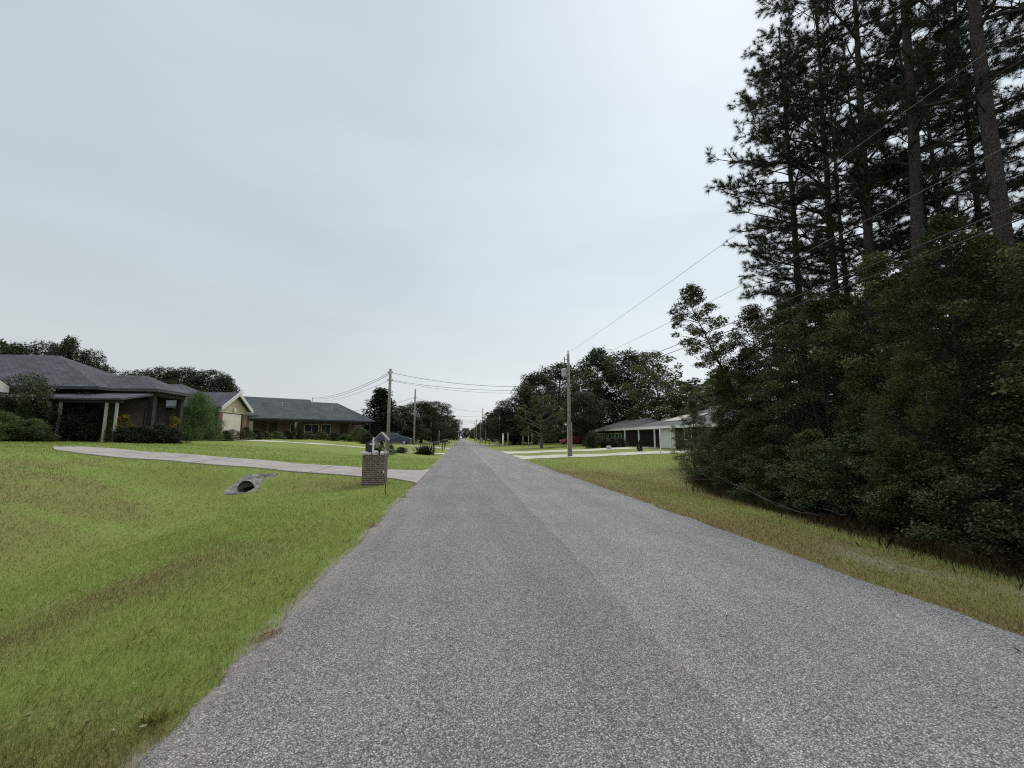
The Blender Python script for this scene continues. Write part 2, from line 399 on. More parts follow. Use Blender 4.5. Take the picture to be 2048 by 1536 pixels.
def drive(path, m, label=None, th=.04, joints=0):
    """path: list of (x, y_near, y_far) in order away from the road"""
    mb = MB(); n = len(path); pts = []
    fine = []
    for i in range(n-1):
        a, b = path[i], path[i+1]; s = max(1, int(abs(b[0]-a[0])/.4))
        for q in range(s): f = q/s; fine.append(tuple(a[j]*(1-f)+b[j]*f for j in range(3)))
    fine.append(path[-1])
    rows = []
    for (x, y0, y1) in fine:
        row = []
        for q in range(9):
            y = y0 + (y1-y0)*q/8; row.append((x, y, gz(x, y)+th))
        rows.append(row)
    mb.v = []
    for row in rows:
        a, b = row[0], row[-1]
        mb.v += [(a[0], a[1], a[2]-.25)] + row + [(b[0], b[1], b[2]-.25)]
    k = 11
    for i in range(len(rows)-1):
        for j in range(k-1): mb.f.append((i*k+j, (i+1)*k+j, (i+1)*k+j+1, i*k+j+1) if path[-1][0] > path[0][0] else (i*k+j, i*k+j+1, (i+1)*k+j+1, (i+1)*k+j))
    mb.f.append(tuple(range(k))); mb.f.append(tuple(range((len(rows)-1)*k, len(rows)*k)))
    DRIVES.append(fine)
    eb = MB()  # dark far-edge strip: bare soil plus the cut lawn edge's shadow, painted in
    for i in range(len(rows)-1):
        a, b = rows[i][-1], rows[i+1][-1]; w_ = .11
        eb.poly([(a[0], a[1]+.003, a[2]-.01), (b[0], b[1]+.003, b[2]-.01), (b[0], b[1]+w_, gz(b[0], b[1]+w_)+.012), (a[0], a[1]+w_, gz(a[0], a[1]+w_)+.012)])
    o = mb.build('driveway', m); tag(o, kind='structure'); eb.build('soil_shadow_edge', M['joint'], o)
    if joints:
        jb = MB()
        for i in range(joints, len(rows)-1, joints):
            for q in range(8):
                a = rows[i][q]; b = rows[i][q+1]
                jb.poly([(a[0]-.015, a[1], a[2]+.004), (a[0]+.015, a[1], a[2]+.004), (b[0]+.015, b[1], b[2]+.004), (b[0]-.015, b[1], b[2]+.004)])
        jb.build('joint', M['joint'], o)
    return o
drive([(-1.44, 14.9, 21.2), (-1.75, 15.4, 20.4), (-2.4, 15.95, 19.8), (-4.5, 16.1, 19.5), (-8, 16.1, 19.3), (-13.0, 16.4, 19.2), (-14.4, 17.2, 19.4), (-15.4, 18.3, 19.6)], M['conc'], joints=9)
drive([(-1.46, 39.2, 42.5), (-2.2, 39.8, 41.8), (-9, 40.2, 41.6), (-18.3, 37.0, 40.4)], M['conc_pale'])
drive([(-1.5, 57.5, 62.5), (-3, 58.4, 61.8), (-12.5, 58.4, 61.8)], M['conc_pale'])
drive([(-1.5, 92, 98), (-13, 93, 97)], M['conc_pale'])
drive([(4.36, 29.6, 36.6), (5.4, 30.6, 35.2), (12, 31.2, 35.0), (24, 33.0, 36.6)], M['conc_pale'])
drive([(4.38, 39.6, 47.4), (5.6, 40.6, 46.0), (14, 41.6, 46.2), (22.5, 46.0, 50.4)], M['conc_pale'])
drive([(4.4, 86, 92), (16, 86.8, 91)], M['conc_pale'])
def on_drive(X, Y):
    r = np.zeros(X.shape, bool)
    for f in DRIVES:
        a = np.array(f); o = np.argsort(a[:, 0]); a = a[o]
        y0 = np.interp(X, a[:, 0], a[:, 1]); y1 = np.interp(X, a[:, 0], a[:, 2])
        r |= (X > a[0, 0]) & (X < a[-1, 0]) & (Y > y0+.02) & (Y < y1-.02)
    return r

# ------------------------------------------------------------------ grass blades
rng = np.random.default_rng(5)
def m_blade(name, fn):
    m = mat(name, rough=.75, spec=.15); t = m.node_tree; c = fn(t); L(t, c, bsdf(m).inputs['Base Color'])
    tr = t.nodes.new('ShaderNodeBsdfTranslucent'); L(t, c, tr.inputs['Color'])
    mx = t.nodes.new('ShaderNodeMixShader'); mx.inputs[0].default_value = .42
    L(t, bsdf(m).outputs[0], mx.inputs[1]); L(t, tr.outputs[0], mx.inputs[2])
    L(t, mx.outputs[0], t.nodes['Material Output'].inputs['Surface']); return m
M['blade'] = m_blade('grass_blade', lambda t: grass_color(t, True))
def grass(n, r0, r1, hmin, hmax, wk, name, side):
    r = r0*(r1/r0)**rng.random(n); th = rng.uniform(R(-68), R(80), n)
    r = r*rng.uniform(.97, 1.03, n)
    X = r*np.sin(th); Y = r*np.cos(th)
    lw = edge_left(Y); rw = edge_right(Y)
    spill = (rng.random(n)**3)*.10 + .16*np.clip(vnoise(X*0, Y, 3.1, 77)-.62, 0, 1)*rng.random(n)*(side < 0)
    keep = ((X < lw+spill) if side < 0 else (X > rw-spill*.4)) & ~on_drive(X, Y)
    sd_ = sandmap(X, Y); lt = littermap(X, Y)
    keep &= rng.random(n) > sd_*.85
    keep &= rng.random(n) > lt*.9
    if side < 0: keep &= ~((X > -7.40) & (X < -6.40+(Y-14.3)*.3) & (Y > 14.32) & (Y < 15.45))
    X, Y, r = X[keep], Y[keep], r[keep]; n = len(X)
    h = rng.uniform(hmin, hmax, n)*(1+.25*(vnoise(X, Y, 1.7, 9)-.5)); 
    clump = fnoise(X, Y, 5.0, 41); h *= .7+.6*clump
    h += r*.0005
    w_ = np.maximum(.0032, r*wk)*rng.uniform(.7, 1.3, n)
    a = rng.uniform(0, 2*np.pi, n); lean = rng.uniform(.1, .75, n)*h
    la = a + rng.normal(0, .9, n) + 1.2
    Z = zt(X, Y)-.008
    P = np.stack([X, Y, Z], -1); wv = np.stack([np.cos(a)*w_, np.sin(a)*w_, 0*a], -1)*.5
    mid = P + np.stack([np.cos(la)*lean*.35, np.sin(la)*lean*.35, h*.62], -1)
    tip = P + np.stack([np.cos(la)*lean, np.sin(la)*lean, h], -1)
    V = np.stack([P-wv, P+wv, mid+wv*.7, tip, mid-wv*.7], 1).reshape(-1, 3)
    me = fastmesh(name, V, 5, {'dry': drymap(X, Y)+.25*rng.random(n)*(rng.random(n) < .25), 'tint': .18+rng.random(n)*.52+.25*clump})
    return tag(link(name, me, M['blade']), 'short mown green grass with dry brown patches left of the road' if side < 0 else 'thin olive and straw coloured grass on the right verge', 'grass', kind='stuff')
grass(620000, 1.3, 32, .028, .055, .0008, 'lawn_grass', -1)
grass(330000, 3.2, 36, .018, .045, .0009, 'verge_grass', 1)

# taller weeds and straw along the wood edge
def weeds():
    n = 60000
    Y = rng.uniform(1.5, 22, n); e = np.interp(Y, [-5, 4.8, 8.3, 13.3, 17, 19.7, 21.5], [7.0, 7.2, 8.0, 8.9, 10.2, 11.5, 13])
    X = e + rng.normal(.35, .55, n); c = fnoise(X, Y, 1.1, 51)
    k = rng.random(n) < smooth(.35, .65, c)*.9+.1; X, Y, c = X[k], Y[k], c[k]; n = len(X)
    h = rng.uniform(.06, .30, n)*(.35+c); a = rng.uniform(0, 6.28, n); la = rng.uniform(0, 6.28, n); lean = h*rng.uniform(.1, .7, n); w_ = .003*rng.uniform(.6, 1.6, n)
    P = np.stack([X, Y, zt(X, Y)-.01], -1); wv = np.stack([np.cos(a)*w_, np.sin(a)*w_, 0*a], -1)
    mid = P + np.stack([np.cos(la)*lean*.3, np.sin(la)*lean*.3, h*.65], -1); tip = P + np.stack([np.cos(la)*lean, np.sin(la)*lean, h*.9], -1)
    V = np.stack([P-wv*.6, P+wv*.6, mid+wv, tip, mid-wv], 1).reshape(-1, 3)
    me = fastmesh('weeds', V, 5, {'dry': np.clip(.36+1.6*(fnoise(X, Y, .7, 61)-.5)+.2*rng.random(n), 0, 1), 'tint': rng.random(n)**3*.25})
    M['weed'] = m_blade('weed_blade', lambda t: mixrgb(t, attr(t, 'dry'), rampn(t, attr(t, 'tint'), [(0, (.030, .042, .014)), (.25, (.085, .105, .035))]), rampn(t, attr(t, 'tint'), [(0, (.055, .032, .020)), (.25, (.17, .11, .065))])))
    tag(link('weeds', me, M['weed']), 'tangled dark weeds and dead grass along the edge of the wood', 'weeds', kind='stuff')
weeds()
# reddish pine straw on the edges of the asphalt
M['straw'] = m_blade('pine_straw', lambda t: rampn(t, attr(t, 'tint'), [(0, (.09, .030, .018)), (.6, (.22, .085, .05)), (1, (.38, .22, .13))]))
def straw():
    n = 6000; Y = 1.2*(26/1.2)**rng.random(n)
    left = rng.random(n) < .72
    X = np.where(left, edge_left(Y)+rng.normal(.02, .05, n), edge_right(Y)+rng.normal(.03, .06, n))
    c = vnoise(X*0+left, Y, 1.9, 71); k = (c > .72) & (rng.random(n) < smooth(1.5, 5, Y)*.8+.12); X, Y = X[k], Y[k]; n = len(X)
    a = rng.uniform(0, 6.28, n); l = rng.uniform(.03, .09, n); w_ = np.maximum(.0012, Y*.0005)
    Z = np.where((X > -1.5) & (X < 4.4), .022, zt(X, Y)+.02)+rng.uniform(0, .012, n)
    P = np.stack([X, Y, Z], -1); d = np.stack([np.cos(a), np.sin(a), .1*rng.random(n)], -1)*l[:, None]; q = np.stack([-np.sin(a), np.cos(a), 0*a], -1)*w_[:, None]
    V = np.stack([P-q, P+q, P+d+q, P+d-q], 1).reshape(-1, 3)
    me = fastmesh('pine_straw', V, 4, {'tint': rng.random(n)})
    tag(link('pine_straw', me, M['straw']), 'reddish fallen pine needles scattered along both road edges', 'pine straw', kind='stuff')
straw()
# fallen leaves blown over the lawn, the verge and the edges of the asphalt
def litter():
    n = 2600; rr_ = 1.5*(30/1.5)**rng.random(n); th = rng.uniform(R(-66), R(66), n); X = rr_*np.sin(th); Y = rr_*np.cos(th)
    onroad = (X > -1.4) & (X < 4.3); edge = np.minimum(np.abs(X+1.5), np.abs(X-4.4)); k = (~onroad | (rng.random(n) < .5*np.exp(-edge/.35)+.02)) & (rng.random(n) < np.where(X > 4.3, .9, .35)) & ~on_drive(X, Y); X, Y, onroad = X[k], Y[k], onroad[k]; n = len(X)
    Z = np.where(onroad, .034, zt(X, Y)+.035); a = rng.uniform(0, 6.28, n); l = rng.uniform(.010, .024, n); tl = rng.normal(0, .3, n)
    P = np.stack([X, Y, Z], -1); u_ = np.stack([np.cos(a), np.sin(a), tl], -1)*l[:, None]; v_ = np.stack([-np.sin(a), np.cos(a), rng.normal(0, .3, n)], -1)*(l*.5)[:, None]
    me = fastmesh('fallen_leaves', np.stack([P-u_, P-v_, P+u_, P+v_], 1).reshape(-1, 3), 4, {'tint': rng.random(n)})
    M['dead_leaf'] = m_blade('dead_leaf', lambda t: rampn(t, attr(t, 'tint'), [(0, (.06, .03, .02)), (.5, (.17, .10, .05)), (.85, (.30, .22, .11)), (1, (.42, .38, .26))]))
    tag(link('fallen_leaves', me, M['dead_leaf']), 'small brown fallen leaves scattered over grass and road edges', 'leaves', kind='stuff')
litter()
# ------------------------------------------------------------------ foliage
def m_leaf(name, stops, rnd=.25, trans=.25, rough=.6):
    m = mat(name, rough=rough, spec=.25); t = m.node_tree
    c = rampn(t, attr(t, 'tint'), stops)
    oi = t.nodes.new('ShaderNodeObjectInfo'); v = mapr(t, oi.outputs['Random'], 0, 1, 1-rnd, 1+rnd)
    hs = t.nodes.new('ShaderNodeHueSaturation'); L(t, mapr(t, oi.outputs['Random'], 0, 1, .485, .515), hs.inputs['Hue']); L(t, v, hs.inputs['Value']); L(t, c, hs.inputs['Color'])
    c = hs.outputs[0]; L(t, c, bsdf(m).inputs['Base Color'])
    tr = t.nodes.new('ShaderNodeBsdfTranslucent'); L(t, c, tr.inputs['Color'])
    mx = t.nodes.new('ShaderNodeMixShader'); mx.inputs[0].default_value = trans
    L(t, bsdf(m).outputs[0], mx.inputs[1]); L(t, tr.outputs[0], mx.inputs[2])
    L(t, mx.outputs[0], t.nodes['Material Output'].inputs['Surface']); return m
M['leaf_wood'] = m_leaf('leaf_wood', [(0, (.028, .037, .016)), (.45, (.066, .082, .032)), (.75, (.130, .145, .054)), (.93, (.21, .20, .08)), (1, (.21, .12, .065))], .3)
M['leaf_wood2'] = m_leaf('leaf_wood_cool', [(0, (.026, .040, .018)), (.5, (.060, .088, .036)), (.85, (.120, .150, .058)), (1, (.19, .17, .08))], .25)
M['leaf_oak'] = m_leaf('leaf_oak', [(0, (.019, .027, .014)), (.5, (.038, .052, .024)), (1, (.082, .096, .042))], .22)
M['leaf_pale'] = m_leaf('leaf_pale', [(0, (.050, .065, .022)), (.5, (.095, .115, .040)), (1, (.17, .18, .08))], .15, .35)
M['leaf_jun'] = m_leaf('leaf_juniper', [(0, (.012, .022, .014)), (.6, (.026, .042, .022)), (1, (.045, .065, .032))], .15)
M['leaf_bush'] = m_leaf('leaf_bush', [(0, (.050, .080, .026)), (.6, (.115, .165, .052)), (1, (.20, .25, .09))], .2)
M['leaf_dark'] = m_leaf('leaf_dark_shrub', [(0, (.014, .020, .012)), (.6, (.032, .045, .020)), (1, (.075, .085, .040))], .25)
M['leaf_flower'] = m_leaf('leaf_blossom', [(0, (.022, .040, .014)), (.6, (.055, .080, .026)), (.86, (.10, .12, .05)), (.9, (.42, .33, .34)), (1, (.62, .52, .52))], .1)
M['leaf_feather'] = m_leaf('leaf_feather', [(0, (.035, .042, .016)), (.6, (.085, .095, .032)), (1, (.16, .165, .06))], .1, .3)
M['leaf_yellow'] = m_leaf('leaf_yellow_flower', [(0, (.030, .045, .012)), (.55, (.05, .07, .02)), (.6, (.40, .24, .02)), (1, (.62, .42, .04))], .1)
M['needle'] = m_leaf('pine_needle', [(0, (.018, .026, .016)), (.5, (.036, .048, .026)), (.9, (.065, .078, .036)), (1, (.13, .085, .045))], .2, .15)
def m_bark(name, a, b, sc_=6):
    m = mat(name, rough=.95, spec=.1); t = m.node_tree; o = objc(t)
    mpn = N(t, 'ShaderNodeMapping'); mpn.inputs['Scale'].default_value = (sc_, sc_, sc_*.28); L(t, o, mpn.inputs[0])
    v = N(t, 'ShaderNodeTexVoronoi', Scale=3.4); v.feature = 'DISTANCE_TO_EDGE'; L(t, mpn.outputs[0], v.inputs['Vector'])
    n1 = noise(t, mpn.outputs[0], 2.5, 5, .65)
    c = mixrgb(t, mapr(t, v.outputs['Distance'], 0, .16, .25, 1), tuple(x*.6 for x in a), rampn(t, n1, [(.3, a), (.7, b)]))
    L(t, c, bsdf(m).inputs['Base Color']); bump(m, math_(t, 'ADD', mapr(t, v.outputs['Distance'], 0, .2, 0, 1), n1), .8, .03); return m
M['bark_pine'] = m_bark('bark_pine', (.055, .048, .044), (.14, .12, .11), 9)
M['bark'] = m_bark('bark_grey', (.05, .045, .040), (.12, .11, .10), 8)
M['bark_pale'] = m_bark('bark_pale', (.22, .20, .18), (.38, .36, .33), 8)

def leaves(name, C, size, r, aspect=.55, tint=None, flat=.5, m=None):
    """one rhombic leaf (a 4 corner face, bent outline) at every centre C"""
    n = len(C)
    nrm = r.normal(0, 1, (n, 3)); nrm[:, 2] = np.abs(nrm[:, 2])*(1+flat*2)+flat*.6; nrm /= np.linalg.norm(nrm, axis=1)[:, None]
    a = r.normal(0, 1, (n, 3)); a -= (a*nrm).sum(1)[:, None]*nrm; a /= np.linalg.norm(a, axis=1)[:, None]
    b = np.cross(nrm, a); s = size*r.uniform(.6, 1.35, n)[:, None]
    V = np.stack([C-a*s*.5, C+b*s*aspect*.5-a*s*.05+nrm*s*.08, C+a*s*.5, C-b*s*aspect*.5-a*s*.05+nrm*s*.08], 1).reshape(-1, 3)
    return fastmesh(name, V, 4, {'tint': tint if tint is not None else r.random(n)})

def crown_points(r, clumps, n, shell=.65, flat=.65):
    """clumps: (x,y,z,rad) ; returns positions and clump ids, leafier at the outside of each clump"""
    cl = np.array(clumps); wgt = cl[:, 3]**2; ids = r.choice(len(cl), n, p=wgt/wgt.sum())
    d = r.normal(0, 1, (n, 3)); d /= np.linalg.norm(d, axis=1)[:, None]
    rad = cl[ids, 3]*(shell + (1-shell)*r.random(n))*r.uniform(.55, 1.15, n)
    # lumpy surface
    lum = 1+.28*np.sin(d[:, 0]*5+ids)*np.sin(d[:, 1]*5+ids*2.1)*np.sin(d[:, 2]*4+ids*.7)
    P = cl[ids, :3] + d*(rad*lum)[:, None]*np.array([1, 1, flat])
    return P, ids

def trunk_path(r, H, wob=.02, lean=(0, 0), n=8):
    pts = []; ox = oy = 0
    for i in range(n+1):
        f = i/n; pts.append(Vector((lean[0]*f+ox, lean[1]*f+oy, H*f)))
        ox += r.normal(0, wob*H/n*1.5); oy += r.normal(0, wob*H/n*1.5)
    return pts
def on_path(pts, f):
    x = f*(len(pts)-1); i = min(int(x), len(pts)-2); return pts[i].lerp(pts[i+1], x-i)

PROTO = {}
def tree_proto(key, seed, H, rad, base, ncl, nleaf, lsize, leafm, barkm, r0=.2, shape='round', flat=.65, clr=(.22, .4), lean=(0, 0), aspect=.55, trunk_top=.85, multi=1, name='tree', lflat=.5, limbr=.3, twigs=0):
    """meshes of one kind of tree: trunk with limbs, crown of separate leaves"""
    r = np.random.default_rng(seed); tb = MB(); cl = []
    path = trunk_path(r, H*trunk_top, .03, lean)
    for mi in range(multi):
        p = path if mi == 0 else [Vector((q.x+(q.z/H)*r.uniform(-rad, rad)*.6*0+math.cos(mi*2.2)*q.z*.22+.05*mi, q.y+math.sin(mi*2.2)*q.z*.22, q.z*.9)) for q in path]
        tb.tube([q + Vector((0, 0, -.15 if i == 0 else 0)) for i, q in enumerate(p)], [r0*(1-.85*i/(len(p)-1))*(1.35 if i == 0 else 1)/(1+.3*(multi-1)) for i in range(len(p))], 8)
    for i in range(ncl):
        f = (i+.5)/ncl + r.uniform(-.5, .5)/ncl
        z = base + (H-base)*f**.85
        q = (z-base)/(H-base)
        if shape == 'round': pr = math.sqrt(max(.05, 1-(2*q-.85)**2/1.45))
        elif shape == 'cone': pr = max(.12, 1-q)**.7
        elif shape == 'column': pr = min(1, (1-q)*3+.25)*min(1, q*5+.6)
        elif shape == 'wall': pr = min(1, (1-q)*2.2+.15)
        elif shape == 'dome': pr = math.sqrt(max(.04, 1-q*q))
        a = i*2.399+r.uniform(-.5, .5); rr = rad*pr*math.sqrt(r.uniform(.15, 1))
        cr_ = rad*r.uniform(*clr)*(1-.35*q)
        rr = max(0, rr-cr_*.55)
        tp = on_path(path, min(1, z/(H*trunk_top)))
        c = Vector((tp.x+math.cos(a)*rr, tp.y+math.sin(a)*rr, z-cr_*.35*q))
        cl.append((c.x, c.y, c.z, cr_))
        if rr > .15*rad:
            s = on_path(path, max(.08, min(.97, (z-rr*.55)/(H*trunk_top)))); mid = s.lerp(c, .5)+Vector((0, 0, rr*.08))
            l0 = r0*limbr*(1-.5*q); tb.tube([s, mid, c], [l0, l0*.6, l0*.2], 5, False)
            for _ in range(twigs):
                d = Vector(r.normal(0, 1, 3)); d.z = abs(d.z)*.6; d.normalize(); m_ = s.lerp(c, r.uniform(.5, 1)); tb.tube([m_, m_+d*cr_*r.uniform(.6, 1.1)], [l0*.25, l0*.08], 4, False)
    P, ids = crown_points(r, cl, nleaf, flat=flat)
    P[:, 2] = np.maximum(P[:, 2], .05)
    ct = r.random(ncl); tint = np.clip(.62*r.random(nleaf)+.38*ct[ids], 0, 1)
    cm = leaves(name+'_crown', P, lsize, r, aspect, tint, lflat); cm.materials.append(M[leafm])
    tm = bpy.data.meshes.new(name+'_trunk'); tm.from_pydata(tb.v, [], tb.f); tm.update(); tm.materials.append(M[barkm])
    for p in tm.polygons: p.use_smooth = True
    PROTO[key] = (tm, cm, H, rad)

def put(key, x, y, sc_=1.0, sz=None, rz=None, name='tree', label=None, cat='tree', group=None, parts=('trunk', 'crown'), z=None, tilt=None):
    tm, cm, H, rad = PROTO[key]
    e = empty(name, (x, y, (gz(x, y) if z is None else z)), rz if rz is not None else random.uniform(0, 6.28), label, cat, group)
    if tilt: e.rotation_euler = (Matrix.Rotation(tilt[1], 3, 'Y') @ Matrix.Rotation(tilt[0], 3, 'X') @ Matrix.Rotation(e.rotation_euler.z, 3, 'Z')).to_euler()
    e.scale = (sc_, sc_, sz if sz else sc_)
    a = bpy.data.objects.new(parts[0], tm); col.objects.link(a); a.parent = e
    b = bpy.data.objects.new(parts[1], cm); col.objects.link(b); b.parent = e
    return e
def at_px(key, px, ytop, wpx, Y, **kw):
    """a tree whose trunk stands on the road-parallel plane Y under image column px; height and width read off the photograph"""
    p = at_y(px, 875, Y); top = at_y(px, ytop, Y).z; g = gz(p.x, Y); d = p.x*math.sin(YAW)+Y*math.cos(YAW)
    tm, cm, H, rad = PROTO[key]
    return put(key, p.x, Y, sc_=1.3*(wpx/F*d)/(2*rad), sz=(top-g)/H, **kw)
random.seed(3)

tree_proto('oak1', 11, 12, 5.5, 1.0, 60, 26000, .26, 'leaf_oak', 'bark', .28, 'round', .7)
tree_proto('oak2', 12, 12, 5.0, .6, 70, 26000, .25, 'leaf_oak', 'bark', .28, 'round', .75)
tree_proto('oak3', 13, 13, 4.5, .8, 75, 22000, .27, 'leaf_wood2', 'bark', .26, 'column', .8)
tree_proto('oakc', 19, 11, 4.6, 2.8, 60, 20000, .24, 'leaf_oak', 'bark', .22, 'round', .7)
tree_proto('pale', 14, 11, 3.6, 2.0, 60, 7500, .26, 'leaf_pale', 'bark_pale', .18, 'round', .8, (.18, .32), twigs=3)
tree_proto('open', 15, 8, 3.2, 1.2, 48, 8500, .22, 'leaf_pale', 'bark_pale', .16, 'round', .8, (.16, .3), twigs=8, limbr=.5)
tree_proto('juniper', 16, 8, 2.6, .2, 90, 16000, .20, 'leaf_jun', 'bark', .16, 'cone', .9, (.26, .4), lflat=.1)
tree_proto('far1', 17, 12, 5.0, .8, 45, 7000, .5, 'leaf_oak', 'bark', .25, 'round', .75)
tree_proto('far2', 18, 12, 4.6, .5, 50, 7000, .5, 'leaf_wood', 'bark', .25, 'column', .8)
tree_proto('thick1', 21, 8.5, 2.3, .2, 85, 34000, .085, 'leaf_wood', 'bark', .10, 'wall', .55, (.16, .34), multi=3, twigs=3)
tree_proto('thick2', 22, 9.5, 2.5, .5, 90, 34000, .09, 'leaf_wood2', 'bark', .12, 'wall', .5, (.16, .34), multi=2, twigs=3)
tree_proto('thick3', 23, 7.0, 2.4, .1, 75, 32000, .075, 'leaf_wood', 'bark', .09, 'wall', .5, (.15, .32), multi=3, twigs=4)
tree_proto('shrubw', 24, 2.6, 1.5, .0, 60, 22000, .06, 'leaf_wood', 'bark', .04, 'dome', .6, (.18, .36), multi=3, twigs=5)
tree_proto('shrubw2', 25, 2.2, 1.6, .0, 60, 20000, .065, 'leaf_wood2', 'bark', .04, 'dome', .55, (.16, .34), multi=3, twigs=5)
tree_proto('leaner', 26, 8.8, 1.45, 1.6, 75, 20000, .10, 'leaf_wood', 'bark', .11, 'column', .6, (.22, .42), lean=(-3.3, .6), twigs=4)
tree_proto('bush', 27, 3.0, 1.7, .0, 70, 22000, .09, 'leaf_bush', 'bark', .05, 'dome', .8, (.25, .4), aspect=.3, lflat=0)
tree_proto('dark', 28, 1.6, 1.4, .0, 40, 9000, .09, 'leaf_dark', 'bark', .04, 'dome', .8, (.25, .4))
tree_proto('blossom', 29, 4.2, 2.4, .8, 50, 12000, .12, 'leaf_flower', 'bark', .07, 'round', .7, (.22, .38), multi=3)
tree_proto('yellowf', 30, 1.3, .8, .0, 20, 2500, .07, 'leaf_yellow', 'bark', .03, 'dome', .6, (.25, .45))
tree_proto('smallb', 31, 1.1, .8, .0, 24, 3500, .08, 'leaf_bush', 'bark', .03, 'dome', .75, (.25, .42))

# --- pines
def pine_proto(key, seed, H, r0, base, ll, nlimb, lean=(0, 0), dead=8, nneedle=34, bias=None, gap=0):
    r = np.random.default_rng(seed); tb = MB(); T = []; D = []
    path = trunk_path(r, H, .012, lean, 12)
    tb.tube([q + Vector((0, 0, -.2 if i == 0 else 0)) for i, q in enumerate(path)], [max(.03, r0*(1-.78*(i/12)**1.1))*(1.25 if i == 0 else 1) for i in range(13)], 10)
    for i in range(nlimb+dead):
        isdead = i >= nlimb
        z = (base + (H-base)*((i+r.random())/nlimb)) if not isdead else r.uniform(base*.45, base*1.3)
        q = (z-base)/(H-base); s = on_path(path, min(.995, z/H))
        a = i*2.4+r.uniform(-.6, .6)
        if bias is not None and r.random() < .38: a = bias + r.uniform(-.5, .5)
        prf = (.62+.85*q if q < .45 else 1.0-(q-.45)*1.1) if not isdead else .35
        Lh = ll*max(.16, prf)*r.uniform(.6, 1.15)
        h = Vector((math.cos(a), math.sin(a), 0)); pts = [s]; el = r.uniform(.0, .35)+.5*max(0, q-.5)
        p = s.copy()
        for k in range(5):
            d = (h*math.cos(el)+Vector((0, 0, math.sin(el)))); h = (h+Vector((r.normal(0, .10), r.normal(0, .10), 0))).normalized()
            p = p + d*Lh/5; pts.append(p.copy()); el += r.uniform(-.16, .16) + (.10 if k > 2 else -.05)
        lr = max(.012, .055*(r0/.17)*(Lh/ll)*(1-.4*max(q, 0)))
        tb.tube(pts, [lr, lr*.85, lr*.7, lr*.5, lr*.35, lr*.2], 6, False)
        nsub = int(4+Lh*2.6)
        for k in range(nsub):
            f = r.uniform(.28, 1.0); b0 = on_path(pts, f); dd = (on_path(pts, min(1, f+.05))-on_path(pts, f-.05)).normalized()
            sd_ = Vector((-dd.y, dd.x, 0))*(1 if k % 2 else -1)
            v = (dd*r.uniform(.5, 1)+sd_*r.uniform(.3, 1.0)+Vector((0, 0, r.uniform(-.1, .55)))).normalized()
            sl = r.uniform(.35, 1.0)*(1.25-.5*f)*min(1, Lh/2)
            b1 = b0+v*sl*.5; v2 = (v+Vector((r.normal(0, .2), r.normal(0, .2), .25))).normalized(); b2 = b1+v2*sl*.5
            tb.tube([b0, b1, b2], [lr*.3, lr*.22, .006], 4, False)
            if isdead and r.random() < .75: continue
            for ff, dirv in ((1, v2), (.62, v2), (.4, v)) if sl > .35 else ((1, v2),):
                if r.random() < .20: continue
                c = b0.lerp(b1, ff*2) if ff < .5 else b1.lerp(b2, ff*2-1)
                T.append(c); D.append(dirv)
            if sl > .55:
                for _ in range(2):
                    vv = (v2+Vector(r.normal(0, .6, 3))).normalized(); c = b1+vv*sl*.4; tb.tube([b1, c], [lr*.15, .005], 3, False); T.append(c); D.append(vv)
        if not isdead: T.append(pts[-1]); D.append((pts[-1]-pts[-2]).normalized())
    T = np.array([tuple(v) for v in T]); D = np.array([tuple(v) for v in D]); nt_ = len(T); n = nt_*nneedle
    T = np.repeat(T, nneedle, 0); D = np.repeat(D, nneedle, 0); tt = np.repeat(r.random(nt_), nneedle)
    d = D*.62 + r.normal(0, .50, (n, 3)) + np.array([0, 0, .10]); d /= np.linalg.norm(d, axis=1)[:, None]
    st = T - D*r.uniform(0, .10, n)[:, None]; l = r.uniform(.18, .30, n)[:, None]
    sdv = np.cross(d, r.normal(0, 1, (n, 3))); sdv /= np.linalg.norm(sdv, axis=1)[:, None]
    e = st+d*l; e[:, 2] -= (l[:, 0]*.12)
    V = np.stack([st-sdv*.0075, st+sdv*.0075, e+sdv*.0035], 1).reshape(-1, 3)
    cm = fastmesh('pine_crown', V, 3, {'tint': np.clip(.6*tt+.4*r.random(n), 0, 1)}); cm.materials.append(M['needle'])
    tm = bpy.data.meshes.new('pine_trunk'); tm.from_pydata(tb.v, [], tb.f); tm.update(); tm.materials.append(M['bark_pine'])
    for p_ in tm.polygons: p_.use_smooth = True
    PROTO[key] = (tm, cm, H, ll); print(key, nt_)
pine_proto('pineA', 41, 24, .20, 5.0, 4.9, 92, (0, 0), bias=math.pi)
pine_proto('pineB', 42, 25, .21, 7.0, 3.9, 74, (.1, 0))
pine_proto('pineC', 43, 25, .23, 10.0, 3.6, 44, (0, 0), dead=10)
pine_proto('pineD', 44, 22, .13, 5.0, 2.6, 60, (.3, .2), dead=8)

